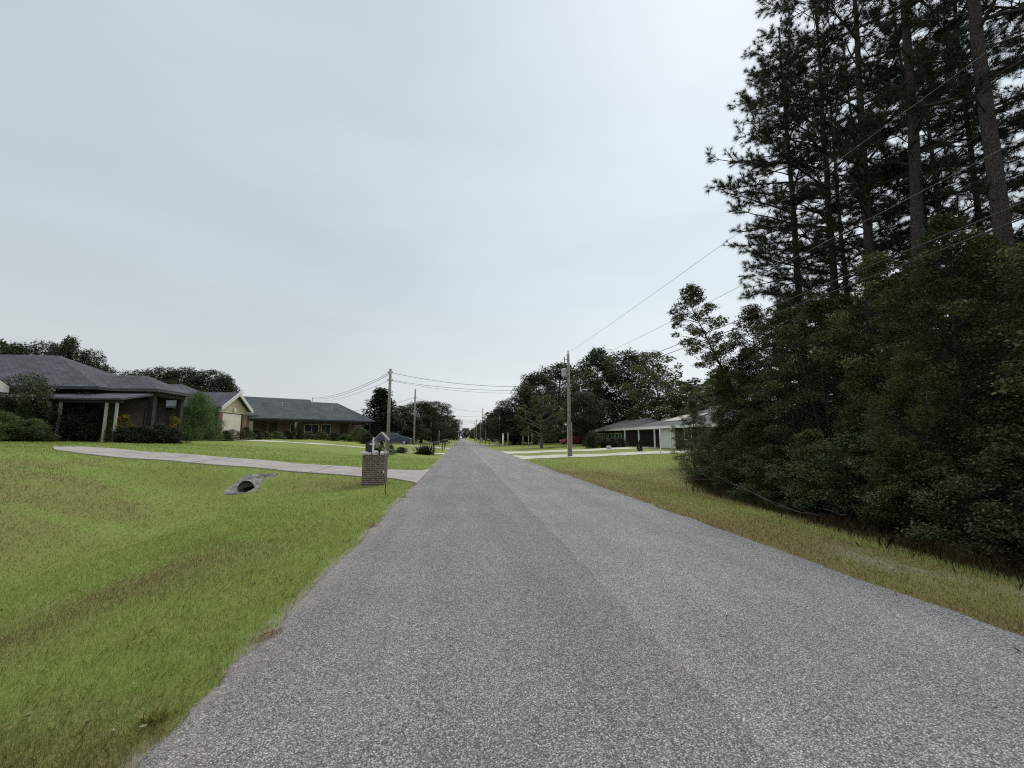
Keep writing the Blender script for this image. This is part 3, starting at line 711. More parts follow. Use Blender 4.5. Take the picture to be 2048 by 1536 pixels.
def pine_at(key, px, py, d, label, group=None, rz=0, sc_=1, tilt=None):
    """stands where image column px meets depth d (metres along the view)"""
    v = dirn(px, 875); h = v*(d/ (v.x*math.sin(YAW)+v.y*math.cos(YAW)))
    return put(key, h.x, h.y, sc_=sc_, name='pine_tree', label=label, cat='pine tree', group=group, rz=rz, tilt=tilt)
GP = 'tall pines in the wood on the right'
pine_at('pineA', 1690, 600, 18.5, 'tall pine at the left end of the wood, long needled limbs reaching over the lawn', GP, rz=0, tilt=(0, R(2.2)))
pine_at('pineB', 1746, 600, 15.5, 'dark straight pine between the leftmost pine and the thick bare-trunked one', GP, rz=2.0, tilt=(0, R(4.2)))
pine_at('pineC', 1854, 600, 13.0, 'thick grey-barked pine with bare trunk against a strip of sky, crossed by the wires', GP, rz=4.4, tilt=(0, R(4.2)))
pine_at('pineC', 2048, 600, 10.8, 'thickest leaning pine trunk close to the right frame edge', GP, rz=1.2, tilt=(0, R(2.0)))
GD = 'thinner pines deep in the wood'
for (px, d, key, lab, rz) in [
        (1778, 19, 'pineD', 'slim pine stem in the sky gap left of the thick bare trunk', .4),
        (1925, 17, 'pineD', 'slim pine just right of the thick bare-trunked pine', 2.1),
        (2010, 15, 'pineD', 'slim leaning pine directly left of the thickest trunk', 3.9),
        (1625, 22, 'pineB', 'pine behind the left limbs of the leftmost tall pine', 5.0)]:
    pine_at(key, px, 600, d, lab, GD, rz=rz)
BK = 'pine standing deeper in the wood behind the front pines, crown merging with its neighbours'
for i, (px, d, key) in enumerate([(1720, 27, 'pineB'), (1940, 23, 'pineB'), (2230, 22, 'pineB'), (2300, 12, 'pineB')]):
    pine_at(key, px, 600, d, BK, 'background pines of the wood', rz=i*1.3)

# --- broadleaf wood below the pines
EG = lambda y: float(np.interp(y, [-5, 4.8, 8.3, 13.3, 17, 19.7, 21.5], [7.0, 7.2, 8.0, 8.9, 10.2, 11.5, 13]))
GU = 'broadleaf trees of the wood edge'
k = 0
FRONT = [(2.2, 2.6, 'thick1', .82), (4.9, 2.9, 'thick3', .95), (7.6, 2.6, 'thick2', .70), (9.8, 3.0, 'thick1', .80), (11.9, 2.5, 'thick3', .90), (14.2, 2.9, 'thick2', .74), (16.6, 2.5, 'thick1', .88), (18.6, 2.6, 'thick3', .86)]
FL = ['bushy broadleaf tree beside the camera at the right edge of the wood', 'dense broadleaf tree under the thickest leaning pine', 'cool green broadleaf tree right of the middle of the wood edge', 'dense broadleaf tree under the thick bare-trunked pine',
      'low broad olive tree in the middle of the wood edge', 'bluish green broadleaf tree below the dark straight pine', 'olive broadleaf tree below the leftmost tall pine', 'last small broadleaf tree at the left end of the wood beside the mown lawn']
for (y, dx, key, s), lab in zip(FRONT, FL):
    put(key, EG(y)+dx, y, s, name='broadleaf_tree', label=lab, group=GU, rz=k*1.9); k += 1
for i, (y, dx, key, s) in enumerate([(0.5, 5.5, 'thick2', 1), (3.6, 5.6, 'thick1', 1.05), (6.5, 5.8, 'thick2', .84), (9.2, 5.6, 'thick1', .82), (11.8, 5.6, 'thick2', .74), (14.4, 5.6, 'thick1', .85), (17.2, 4.6, 'thick2', .80), (20.0, 4.6, 'thick1', .72),
        (5.5, 9, 'thick2', 1.0), (9, 9, 'thick1', .95), (12.6, 9, 'thick2', .82), (16.2, 8.8, 'thick1', .85), (19.8, 8.4, 'thick2', .78), (23, 7.5, 'thick1', .75)]):
    put(key, EG(y)+dx, y, s, name='broadleaf_tree', label='broadleaf tree inside the wood, mostly hidden by the trees along its edge', group='inner broadleaf trees of the wood', rz=i*2.3)
for i, (x, y) in enumerate([(26, 6), (25, 10.5), (24, 15), (24, 19.5), (25, 24), (28, 2), (30, 13), (31, 19)]):
    put('far2' if i % 2 else 'far1', x, y, .85, name='broadleaf_tree', label='dark broadleaf tree closing the view at the back of the wood', group='back row of the wood', rz=i)
put('thick3', xat(1394, 26), 26, .46, name='broadleaf_tree', label='small dense tree on the lawn covering the right end of the carport house', group=GU, rz=4)
put('thick3', 12.7, 22.2, .54, name='broadleaf_tree', label='small broadleaf tree at the far corner of the wood, in front of the garage wall', group=GU, rz=1)
tree_proto('feather', 32, 4.2, 1.3, .3, 70, 24000, .07, 'leaf_feather', 'bark', .05, 'dome', .8, (.2, .36), aspect=.22, lflat=0, multi=3, twigs=4)
put('feather', 8.9, 7.4, .9, .85, name='feathery_bush', label='lighter olive feathery bush standing out of the dark wood edge right of middle', cat='bush', rz=2)
lt = put('leaner', 13.9, 17.8, 1.0, name='leaning_tree', label='slim broadleaf tree leaning left into the sky at the end of the wood', rz=0.1)
GS = 'shrubs along the foot of the wood'
SH = [(3.9, .9, 'shrubw', .85, 'low leafy shrub at the grass edge beside the right frame edge'), (5.6, .9, 'shrubw2', .8, 'cool green shrub at the grass edge near the right frame edge'), (7.2, .8, 'shrubw', .72, 'sprawling shrub in front of the right part of the wood'),
      (8.9, .9, 'shrubw2', .9, 'rounded shrub at the wood edge right of its dead branches'), (10.4, .9, 'shrubw', .8, 'shrub over the dead branches in the middle of the wood edge'), (12.0, .8, 'shrubw2', .75, 'shrub just left of the dead branches'),
      (13.6, .9, 'shrubw', .95, 'olive shrub below the dark straight pine'), (15.3, .8, 'shrubw2', .8, 'greyish shrub spreading over the verge left of middle'), (17.0, .8, 'shrubw', .9, 'shrub under the leaning tree at the lawn'), (18.9, .9, 'shrubw2', 1.0, 'leftmost shrub of the wood against the pale driveway')]
for i, (y, dx, key, s, lab) in enumerate(SH):
    put(key, EG(y)+dx, y, s*1.1, s*1.0, name='shrub', label=lab, cat='shrub', group=GS, rz=i*1.7)
# dead branches on the verge edge
mb = MB(); rr = random.Random(4)
M['dead'] = mat('dead_wood', (.095, .085, .072), .9)
for q, (x, y, l, a) in enumerate([(8.3, 8.9, 1.5, 3.0), (8.6, 10.8, 1.4, 2.0), (8.8, 8.7, 1.6, 3.6), (10.2, 15.2, 1.8, 2.4)]):
    b = MB(); p = Vector((x, y, gz(x, y)+.1)); pts = [p.copy()]; d = Vector((math.cos(a), math.sin(a), .25))
    for i in range(7):
        d = (d+Vector((rr.uniform(-.25, .25), rr.uniform(-.25, .25), rr.uniform(-.12, .10)))).normalized(); p = p+d*l/7; pts.append(p.copy())
        if i > 1: b.tube([p, p+(d+Vector((rr.uniform(-.8, .8), rr.uniform(-.8, .8), .4)))*.3], [.01, .004], 4)
    b.tube(pts, [.022-.002*i for i in range(8)], 6)
    tag(b.build('fallen_branch', M['dead'], smooth=True), ['long pale dead branch lying over the verge below the thick pine', 'short dead branch caught in the middle shrubs', 'crooked dead branch nearest the road', 'grey dead branch at the left end of the wood'][q], 'branch', 'dead branches at the foot of the wood')

# ------------------------------------------------------------------ trees beyond
GR = 'trees right of the road beyond the pale drives'
at_px('oak1', 1262, 702, 150, 76, name='oak_tree', label='tallest dark oak behind the transformer pole, over the grey-roofed house', group=GR)
at_px('oak3', 1205, 700, 120, 74, name='oak_tree', label='dark upright tree left of the tallest oak, tips against the sky', group=GR)
at_px('pale', 1318, 702, 110, 62, name='pale_leaved_tree', label='pale thin-leaved tree with sky showing through, between dark oak and wood', group=GR)
at_px('pale', 1385, 770, 130, 57, name='pale_leaved_tree', label='sparse tree filling the gap beside the leaning tree', group=GR)
at_px('oak2', 1120, 728, 150, 97, name='oak_tree', label='broad dark oak behind the transformer pole', group=GR)
at_px('oak1', 1070, 745, 110, 80, name='oak_tree', label='dark oak whose crown juts left over the lawn', group=GR)
at_px('open', 1083, 790, 80, 56, name='open_tree', label='small pale-barked tree with bare branches in front of the oaks', group=GR)
at_px('oakc', 1168, 785, 85, 62, name='oak_tree', label='olive round tree right beside the transformer pole, above the red car', group=GR)
at_px('oak2', 1030, 795, 90, 86, name='oak_tree', label='dark round tree left of the bare-branched one, with hanging crown', group=GR)
at_px('far1', 1003, 815, 66, 105, name='oak_tree', label='dark tree on the right side of the road, fifth back from the pole', group=GR)
at_px('far2', 985, 828, 50, 130, name='oak_tree', label='dark tree on the right beside the white lamp pole', group=GR)
at_px('dark', 1185, 862, 38, 50, name='hedge_bush', label='long dark hedge bush between the red car and the grey-roofed house', cat='bush')
at_px('far1', 1410, 760, 160, 72, name='oak_tree', label='dark tree behind the grey-roofed house, seen through the leaning tree', group=GR)
at_px('far2', 1470, 745, 160, 60, name='oak_tree', label='dark tree behind the wood edge over the garage', group=GR)
GLT = 'trees left of the road'
at_px('juniper', 762, 778, 104, 66, name='conifer', label='dark bushy conifer behind the brick mailbox pillar', cat='tree')
at_px('oak2', 803, 812, 60, 75, name='oak_tree', label='olive tree between the dark conifer and the second pole', group=GLT)
at_px('oak1', 842, 803, 90, 84, name='oak_tree', label='rounded dark tree behind the second left pole', group=GLT)
at_px('oak2', 868, 803, 90, 100, name='oak_tree', label='large dark tree over the far mailboxes on the left', group=GLT)
at_px('far1', 893, 830, 50, 135, name='oak_tree', label='dark tree closest to the road end on the left', group=GLT)
at_px('oak1', 815, 830, 70, 74, name='oak_tree', label='low bushy tree above the dark parked car', group=GLT)
for i, (px, yt, wp, Y) in enumerate([(20, 690, 110, 50), (75, 684, 90, 52), (118, 676, 70, 54), (160, 700, 70, 54), (-40, 680, 120, 52), (190, 728, 60, 56)]):
    at_px(['oak3', 'oak2'][i % 2], px, yt, wp, Y, name='backyard_tree', label=['tree behind the left part of the hip roof', 'rounded tree behind the dark hip roof, second from left frame edge', 'tallest pointed tree behind the peak of the dark hip roof', 'tree stepping down right of the roof peak', 'tree at the left frame edge behind the roof', 'lowest tree at the right end of the group behind the hip roof'][i], group='trees behind the dark hip-roofed house')
for i, (px, yt, wp, Y) in enumerate([(262, 742, 90, 66), (310, 735, 90, 68), (360, 736, 100, 70), (410, 740, 100, 70), (440, 752, 70, 68), (505, 795, 60, 90), (330, 760, 80, 60)]):
    at_px(['oak1', 'oak2'][i % 2], px, yt, wp, Y, name='backyard_tree', label=['leftmost tree of the round group over the garage roof', 'second tree of the round group over the garage roof', 'middle tree of the round group behind the garage house', 'light green topped tree behind the garage house', 'last tree sloping down above the beige gable', 'small tree tip showing over the long low roof', 'lower tree in front of the round group'][i], group='trees behind the beige gabled garage')
rr = random.Random(9)
for i in range(34):
    Y = 150+i*14+rr.uniform(-4, 4)
    for s in (-1, 1):
        if rr.random() < .12: continue
        X = 1.5+s*(10.5+rr.uniform(0, 4)+.004*Y)
        put(rr.choice(['far1', 'far2']), X, Y, rr.uniform(.75, 1.1), rr.uniform(.7, 1.0), name='roadside_tree', label='far dark tree in the row lining the %s side of the road' % ('left' if s < 0 else 'right'), group='far trees lining the %s side of the road' % ('left' if s < 0 else 'right'))
for i in range(14):
    put('far1', -45+i*7+rr.uniform(-2, 2), 640+rr.uniform(-10, 10), 1.2, 1.3, name='roadside_tree', label='far dark tree closing the view at the end of the road', group='trees at the end of the road')
# ------------------------------------------------------------------ building materials
def m_shingle(name, a, b):
    m = mat(name, rough=.95, spec=.12); t = m.node_tree; uv = uvc(t)
    br = N(t, 'ShaderNodeTexBrick', Scale=1.0); br.inputs['Brick Width'].default_value = .33; br.inputs['Row Height'].default_value = .16
    br.inputs['Mortar Size'].default_value = .012; br.inputs['Color1'].default_value = (*a, 1); br.inputs['Color2'].default_value = (*b, 1); br.inputs['Mortar'].default_value = (a[0]*.4, a[1]*.4, a[2]*.4, 1)
    L(t, uv, br.inputs['Vector'])
    n = noise(t, uv, .8, 5, .65)
    c = mixrgb(t, 1.0, br.outputs[0], rampn(t, n, [(.3, (.72, .72, .73)), (.7, (1.25, 1.25, 1.24))]), 'MULTIPLY')
    n2 = noise(t, uv, 25, 3, .6); c = mixrgb(t, 1.0, c, rampn(t, n2, [(.3, (.8, .8, .8)), (.7, (1.2, 1.2, 1.2))]), 'MULTIPLY')
    L(t, c, bsdf(m).inputs['Base Color']); bump(m, br.outputs[1], -.5, .02); return m
def m_brick(name, a, b, mo, bw=.21, rh=.075, ms=.011):
    m = mat(name, rough=.95, spec=.1); t = m.node_tree; uv = uvc(t)
    br = N(t, 'ShaderNodeTexBrick', Scale=1.0); br.inputs['Brick Width'].default_value = bw; br.inputs['Row Height'].default_value = rh; br.inputs['Mortar Size'].default_value = ms
    br.inputs['Color1'].default_value = (*a, 1); br.inputs['Color2'].default_value = (*b, 1); br.inputs['Mortar'].default_value = (*mo, 1); br.inputs['Bias'].default_value = -.1
    L(t, uv, br.inputs['Vector'])
    n = noise(t, uv, 9, 4, .65); c = mixrgb(t, 1.0, br.outputs[0], rampn(t, n, [(.3, (.65, .65, .65)), (.7, (1.3, 1.3, 1.3))]), 'MULTIPLY')
    L(t, c, bsdf(m).inputs['Base Color']); bump(m, br.outputs[1], -.6, .01); return m
def m_siding(name, c0, step=.16):
    m = mat(name, rough=.7); t = m.node_tree; uv = uvc(t); s = t.nodes.new('ShaderNodeSeparateXYZ'); L(t, uv, s.inputs[0])
    f = math_(t, 'FRACT', math_(t, 'DIVIDE', s.outputs[1], step)); k = mapr(t, f, 0, .14, .45, 1.0)
    c = mixrgb(t, 1.0, c0, k, 'MULTIPLY'); L(t, c, bsdf(m).inputs['Base Color']); bump(m, f, .5, .02); return m
def m_noisy(name, a, b, s=6, rough=.85, spec=.25, metal=0):
    m = mat(name, rough=rough, spec=spec, metal=metal); t = m.node_tree
    L(t, rampn(t, noise(t, objc(t), s, 5, .65), [(.3, a), (.7, b)]), bsdf(m).inputs['Base Color']); return m
M['shingle_dark'] = m_shingle('shingle_charcoal', (.088, .090, .100), (.125, .127, .138))
M['shingle_green'] = m_shingle('shingle_slate', (.082, .093, .097), (.115, .128, .133))
M['shingle_grey'] = m_shingle('shingle_light_grey', (.125, .127, .123), (.175, .178, .170))
M['brick_dark'] = m_brick('brick_dark', (.036, .028, .025), (.058, .042, .035), (.085, .078, .072))
M['brick_red'] = m_brick('brick_red', (.16, .070, .052), (.21, .10, .075), (.22, .19, .17))
M['brick_pillar'] = m_brick('brick_pillar', (.085, .062, .050), (.165, .120, .098), (.27, .245, .215), .15, .062, .010)
M['siding'] = m_siding('siding_beige', (.52, .43, .30), .2)
M['trim'] = m_noisy('trim_white', (.55, .54, .50), (.68, .67, .63), 3)
M['trim_dark'] = m_noisy('trim_dark', (.035, .032, .034), (.06, .055, .055), 4)
M['cream'] = m_noisy('cream_paint', (.62, .56, .47), (.72, .66, .56), 2)
M['post_pale'] = m_noisy('post_pale', (.36, .34, .29), (.52, .49, .43), 7)
M['stone'] = m_noisy('stone_column', (.20, .17, .14), (.45, .41, .35), 9)
M['glass'] = mat('window_glass', (.035, .045, .05), .08, .6)
M['glass_lawn_reflect'] = mat('window_glass_lawn_reflect', (.05, .12, .07), .15, .6)  # reflection of the lawn put into the pane colour as green
M['wood_pole'] = m_noisy('pole_wood', (.17, .155, .135), (.36, .33, .29), 5)
M['wood_dark'] = m_noisy('post_wood_dark', (.035, .028, .024), (.08, .065, .055), 8)
M['metal_grey'] = m_noisy('metal_grey', (.36, .38, .39), (.50, .52, .53), 4, .5, .4)
M['metal_black'] = m_noisy('metal_black', (.018, .018, .020), (.035, .035, .037), 6, .45, .4)
M['wire'] = mat('wire_rubber', (.045, .045, .048), .6)
M['wire_alu'] = mat('wire_aluminium', (.16, .16, .165), .6, .2)
M['rubber'] = mat('tyre_rubber', (.015, .015, .016), .9)
M['rim'] = mat('wheel_rim', (.45, .46, .47), .35, .5, .6)
def m_paint(name, c): 
    m = mat(name, c, .35, .5); bsdf(m).inputs['Coat Weight'].default_value = .6; bsdf(m).inputs['Coat Roughness'].default_value = .08
    return m
M['paint_navy'] = m_paint('car_paint_navy', (.030, .040, .105)); M['paint_red'] = m_paint('car_paint_red', (.32, .025, .035)); M['paint_white'] = m_paint('car_paint_white', (.6, .6, .6))
M['lamp_red'] = mat('tail_lamp', (.35, .02, .02), .2, .5); M['lamp_white'] = mat('head_lamp', (.75, .76, .78), .12, .6)
M['plaster'] = m_noisy('light_wall', (.42, .42, .38), (.52, .52, .48), 3)
M['rock'] = m_noisy('rim_rock', (.30, .27, .25), (.80, .77, .74), 9)
M['soil'] = m_noisy('soil', (.03, .022, .016), (.07, .05, .035), 20)
M['white'] = m_noisy('white_paint', (.72, .72, .70), (.82, .82, .80), 5)
M['grey_frame'] = m_noisy('grey_frame', (.24, .24, .245), (.36, .36, .365), 8)

def sub(mb, par):            # world coordinates -> coordinates of the parent empty (no rotation)
    l = par.location; mb.v = [(a-l.x, b-l.y, c-l.z) for a, b, c in mb.v]; return mb
def wpart(mb, name, m, par, **k): return sub(mb, par).build(name, m, par, **k)
def window_x(par, x, y0, y1, z0, z1, face=1, glass='glass', frame='trim', local=False):
    """window in a wall whose outside faces +x (face 1) or -x (face -1)"""
    f = MB(); t = .07; a, b = (x, x+.05) if face > 0 else (x-.05, x)
    f.box(a, b, y0, y0+t, z0, z1); f.box(a, b, y1-t, y1, z0, z1); f.box(a, b, y0+t, y1-t, z0, z0+t); f.box(a, b, y0+t, y1-t, z1-t, z1); ym = (y0+y1)/2; f.box(a+.005*face*0, b, ym-.025, ym+.025, z0+t, z1-t)
    w_ = (f if local else sub(f, par)).build('window', M[frame], par)
    g = MB().box(x+.012*face-.006, x+.012*face+.006, y0+.03, y1-.03, z0+.03, z1-.03); (g if local else sub(g, par)).build('pane', M[glass], w_)
def window_y(par, y, x0, x1, z0, z1, glass='glass', frame='trim', local=False):      # outside faces -y
    f = MB(); t = .07; a, b = y-.05, y
    f.box(x0, x0+t, a, b, z0, z1); f.box(x1-t, x1, a, b, z0, z1); f.box(x0+t, x1-t, a, b, z0, z0+t); f.box(x0+t, x1-t, a, b, z1-t, z1); xm = (x0+x1)/2; f.box(xm-.025, xm+.025, a, b, z0+t, z1-t)
    w_ = (f if local else sub(f, par)).build('window', M[frame], par)
    g = MB().box(x0+.03, x1-.03, y-.018, y-.006, z0+.03, z1-.03); (g if local else sub(g, par)).build('pane', M[glass], w_)

# ------------------------------------------------------------------ left house 1 : charcoal hip roofs, dark porch
G1 = 1.30
h = empty('hip_roof_house', (-28, 30, G1), 0, 'dark house with charcoal hip roofs and posted porch behind shrubs at the left frame edge', 'house')
wpart(MB().box(-39.4, -20.9, 27.0, 33.0, G1-.4, 4.3), 'wall', M['brick_dark'], h)
rf = wpart(MB().hip(-40, -20.2, 26.3, 33.7, 4.4, (-37, 30, 6.75), (-25.6, 30, 6.75)), 'roof', M['shingle_dark'], h)
wpart(MB().hip(-39, -30.2, 24.6, 35.0, 4.36, (-34.6, 29.2, 7.0), (-34.6, 30.6, 7.0)), 'roof', M['shingle_dark'], h)
wpart(MB().hip(-24.0, -17.6, 27.0, 30.3, 4.38, (-23, 28.65, 5.36), (-19.4, 28.65, 5.36)), 'porch_roof', M['shingle_dark'], h)
b = MB(); b.box(-20.8, -17.9, 27.25, 27.5, 3.98, 4.21); b.box(-20.8, -17.9, 29.8, 30.05, 3.98, 4.21); b.box(-18.15, -17.9, 27.5, 29.8, 3.98, 4.21); wpart(b, 'porch_beam', M['trim_dark'], h)
for (x, y) in ((-18.1, 27.4), (-18.1, 29.9)): wpart(MB().box(x-.14, x+.14, y-.14, y+.14, gz(x, y)-.1, 3.98), 'porch_post', M['trim_dark'], h)
b = MB(); b.extrude([(24.7, 3.52), (24.7, 3.62), (26.98, 4.08), (26.98, 3.96)], -30.5, -17.8, 'x'); wpart(b, 'lean_to_roof', M['shingle_dark'], h)
wpart(MB().box(-30.3, -17.95, 24.9, 25.02, 3.38, 3.52), 'lean_to_beam', M['trim_dark'], h)
for px in (92, 113, 206, 227):
    x = xat(px, 24.95); wpart(MB().box(x-.05, x+.05, 24.9, 25.0, gz(x, 25)-.2, 3.38), 'lean_to_post', M['post_pale'], h)
for x0 in (-23.4, -26.6, -30): window_y(h, 27.0, x0, x0+1.5, G1+.9, G1+2.2, frame='trim_dark')
window_x(h, -20.9, 31, 32.4, G1+.9, G1+2.2, frame='trim_dark')
b = MB().box(-20.9, -20.84, 27.6, 28.5, G1, G1+2.1); dr = wpart(b, 'front_door', M['wood_dark'], h)
# its garage wing, only the corner of the gable shows
wpart(MB().box(-34, -22.6, 16.4, 23.0, G1-.4, 3.9), 'wall', M['brick_dark'], h)
b = MB(); b.extrude([(15.9, 3.84), (15.9, 4.0), (19.7, 6.1), (23.45, 4.0), (23.45, 3.84), (19.7, 5.92)], -34.5, -22.05, 'x'); wpart(b, 'roof', M['shingle_dark'], h)
b = MB(); b.extrude([(15.9, 3.72), (15.9, 4.02), (19.7, 6.13), (23.47, 4.02), (23.47, 3.72), (23.1, 3.72), (19.7, 5.8), (16.2, 3.72)], -22.04, -21.98, 'x'); wpart(b, 'gable_trim', M['trim'], h)
b = MB(); b.extrude([(16.4, 3.9), (19.7, 5.75), (23.0, 3.9)], -22.8, -22.62, 'x'); wpart(b, 'gable', M['trim'], h)

# ------------------------------------------------------------------ left house 2 : beige gable and cream garage door
G2 = 1.38
h = empty('garage_house', (-26, 40, G2), 0, 'grey-roofed house with beige sided gable over a cream garage door facing the road', 'house')
wpart(MB().box(-34, -19.1, 36.2, 40.7, G2-.4, 3.86), 'wall', M['brick_dark'], h)
b = MB(); b.extrude([(35.9, 3.82), (35.9, 3.95), (38.45, 5.34), (41.0, 3.95), (41.0, 3.82), (38.45, 5.2)], -36, -18.7, 'x'); wpart(b, 'roof', M['shingle_dark'], h)
b = MB(); b.extrude([(35.88, 3.74), (35.88, 3.97), (38.45, 5.37), (41.02, 3.97), (41.02, 3.74), (40.8, 3.74), (38.45, 5.06), (36.1, 3.74)], -18.69, -18.64, 'x'); wpart(b, 'gable_trim', M['trim'], h)
b = MB(); b.extrude([(36.2, 3.56), (36.2, 3.88), (38.45, 5.1), (40.7, 3.88), (40.7, 3.56)], -19.095, -19.03, 'x'); wpart(b, 'gable_siding', M['siding'], h)
gd = wpart(MB().box(-19.095, -19.05, 36.75, 39.75, G2-.05, 3.5), 'garage_door', M['cream'], h)
b = MB()
for q in range(1, 4): b.box(-19.05, -19.045, 36.75, 39.75, G2+q*.53, G2+q*.53+.02)
wpart(b, 'panel_groove', M['post_pale'], gd)
for y in (36.2, 39.9): wpart(MB().box(-19.09, -18.98, y, y+.5 if y < 39 else y+.8, G2-.3, 3.55), 'brick_pier', M['brick_red'], h)
wpart(MB().box(-19.03, -18.9, 38.3, 38.5, 3.75, 4.0), 'wall_lamp', M['white'], h)
wpart(MB().hip(-41, -22.2, 37.8, 50.2, 3.97, (-35, 44, 6.62), (-26.6, 44, 6.62)), 'roof', M['shingle_green'], h)
wpart(MB().box(-40, -22.9, 41, 49.5, G2-.4, 3.8), 'wall', M['brick_red'], h)
window_x(h, -22.9, 43.5, 45.2, G2+.9, G2+2.2)

# ------------------------------------------------------------------ left house 3 : long low roof
AX, AY = -26.3, 54.2; RZ = math.atan2(5.7, 9.2); G3 = 1.32
h = empty('brick_ranch_house', (AX, AY, G3), RZ, 'long low brick house with slate grey roof and recessed porch, left of the dark conifer', 'house')
def lp(mb, name, m, **k): return mb.build(name, m, h, **k)
for vx, vy, vz in ((-1.5, 1.6, 3.95), (5.0, 2.2, 4.3), (11.2, 2.0, 4.1)): lp(MB().tube([(vx, vy, vz-.5), (vx, vy, vz+.42)], .06, 8).tube([(vx, vy, vz+.42), (vx, vy, vz+.5)], [.10, .05], 8), 'vent_pipe', M['metal_grey'])
lp(MB().hip(-4, 8.9, -.7, 9.7, 2.60, (-4, 4.5, 5.52), (8.9, 4.5, 5.52)), 'roof', M['shingle_green'])
lp(MB().hip(8.4, 16.3, -.72, 9.5, 2.57, (8.4, 4.4, 5.20), (12.6, 4.4, 5.20)), 'roof', M['shingle_green'])
lp(MB().box(8.86, 8.98, -.1, 9.0, 3.0, 3.02), 'roof_flashing', M['trim'])
b = MB(); b.tube([(8.9, 3.4, 4.6), (8.9, 3.4, 5.75)], .05, 6); lp(b, 'service_mast', M['metal_grey'])
b = MB(); b.box(-3, 3.2, 1.8, 9, -.4, 2.46); b.box(3.2, 15.6, 1.2, 9, -.4, 2.44); lp(b, 'wall', M['brick_red'])
b = MB(); b.box(-3, 15.9, -.55, -.43, 2.22, 2.42); lp(b, 'porch_beam', M['trim_dark'])
for x in (1.3, 6.3): lp(MB().box(x-.22, x+.22, -.5, -.08, -.4, 2.22), 'porch_column', M['stone'])
for x in (9.8, 13.0, 15.7): lp(MB().box(x-.09, x+.09, -.5, -.34, -.4, 2.22), 'porch_post', M['wood_dark'])
for x0, x1 in ((5.9, 6.9), (7.6, 9.4), (9.7, 10.9)): window_y(h, 1.2, x0, x1, .55, 2.0, local=True)
for x0, x1 in ((14.2, 15.4),): window_y(h, 1.2, x0, x1, .8, 2.0, local=True)
lp(MB().box(3.5, 4.4, 1.14, 1.19, 0, 2.05), 'front_door', M['wood_dark'])
lp(MB().box(12.2, 13.2, 1.14, 1.19, 0, 2.05), 'front_door', M['wood_dark'])

# ------------------------------------------------------------------ right houses
GR1 = .42
h = empty('carport_house', (27, 46, GR1), 0, 'pale grey hip-roofed house with white fascia, open carport and white garage door beside the wood', 'house')
wpart(MB().hip(21.3, 35.4, 36.5, 52.5, 2.72, (28.3, 43.2, 4.75), (28.3, 46.4, 4.75)), 'roof', M['shingle_grey'], h)
b = MB(); b.box(21.16, 21.29, 36.4, 54.4, 2.50, 2.76); b.box(21.29, 35, 36.3, 36.42, 2.50, 2.76); wpart(b, 'fascia', M['white'], h)
b = MB(); b.box(22.0, 34.6, 37.4, 45.6, GR1-.3, 2.55); wpart(b, 'wall', M['brick_dark'], h)
wpart(MB().box(27.0, 34.5, 45.6, 53.6, GR1-.3, 2.55), 'wall', M['plaster'], h)
gd = wpart(MB().box(21.93, 21.995, 41.8, 45.0, GR1, 2.45), 'garage_door', M['white'], h)
b = MB()
for q in range(1, 4): b.box(21.92, 21.93, 41.8, 45.0, GR1+q*.5, GR1+q*.5+.025)
wpart(b, 'panel_groove', M['post_pale'], gd)
for y in (45.35, 54.0, 49.6): wpart(MB().box(21.35, 21.47, y-.07, y+.07, GR1-.3, 2.5), 'carport_post', M['white'], h)
wpart(MB().box(21.2, 21.28, 41.2, 41.32, GR1, 2.5), 'downpipe', M['white'], h)
window_x(h, 27.0, 46.8, 49.5, GR1+.8, GR1+2.0, -1, 'glass_lawn_reflect'); window_x(h, 22.0, 38.6, 40.0, GR1+.9, GR1+2.0, -1)
wpart(MB().box(26.9, 26.98, 50.4, 52.2, GR1, GR1+1.9), 'carport_door', M['wood_dark'], h)
b = MB(); b.extrude([(23.2, 3.36), (23.2, 3.44), (25.6, 4.14), (25.6, 4.06)], 0, 0, 'y'); b = MB(); b.poly([(23.4, 41.5, 3.40), (25.8, 41.5, 4.12), (25.8, 47.5, 4.12), (23.4, 47.5, 3.40)][::-1]); b.poly([(23.4, 41.5, 3.34), (25.8, 41.5, 4.06), (25.8, 47.5, 4.06), (23.4, 47.5, 3.34)])
wpart(b, 'roof_panel', M['post_pale'], h)
b = MB(); b.box(27.9, 28.7, 44.4, 45.2, 4.5, 5.05); wpart(b, 'chimney', M['plaster'], h)
wpart(MB().box(21.5, 27, 45.7, 54.2, 2.5, 2.62), 'carport_ceiling', M['plaster'], h)
h = empty('sunroom_house', (26, 62, GR1), 0, 'low grey house with sunroom windows painted with a green lawn reflection behind the dark hedge bush', 'house')
wpart(MB().hip(21.4, 32, 55.2, 70, 2.70, (26.7, 58.5, 4.35), (26.7, 67, 4.35)), 'roof', M['shingle_grey'], h)
wpart(MB().box(22, 31.4, 55.8, 69.4, GR1-.3, 2.54), 'wall', M['brick_dark'], h)
wpart(MB().box(21.28, 21.39, 55.1, 70.1, 2.50, 2.74), 'fascia', M['white'], h)
for y in (56.6, 59.4, 62.4, 65.2): window_x(h, 22.0, y, y+2.4, GR1+.35, GR1+1.75, -1, 'glass_lawn_reflect', 'cream')
h = empty('far_grey_house', (27, 83, .5), 0, 'small light grey roofed house behind the transformer pole and red car', 'house')
wpart(MB().hip(20.6, 33, 76, 91, 2.75, (26.8, 80, 4.6), (26.8, 87, 4.6)), 'roof', M['shingle_grey'], h)
wpart(MB().box(21.3, 32.4, 76.7, 90.3, .1, 2.58), 'wall', M['brick_dark'], h); wpart(MB().box(20.48, 20.59, 75.9, 91.1, 2.55, 2.79), 'fascia', M['white'], h)
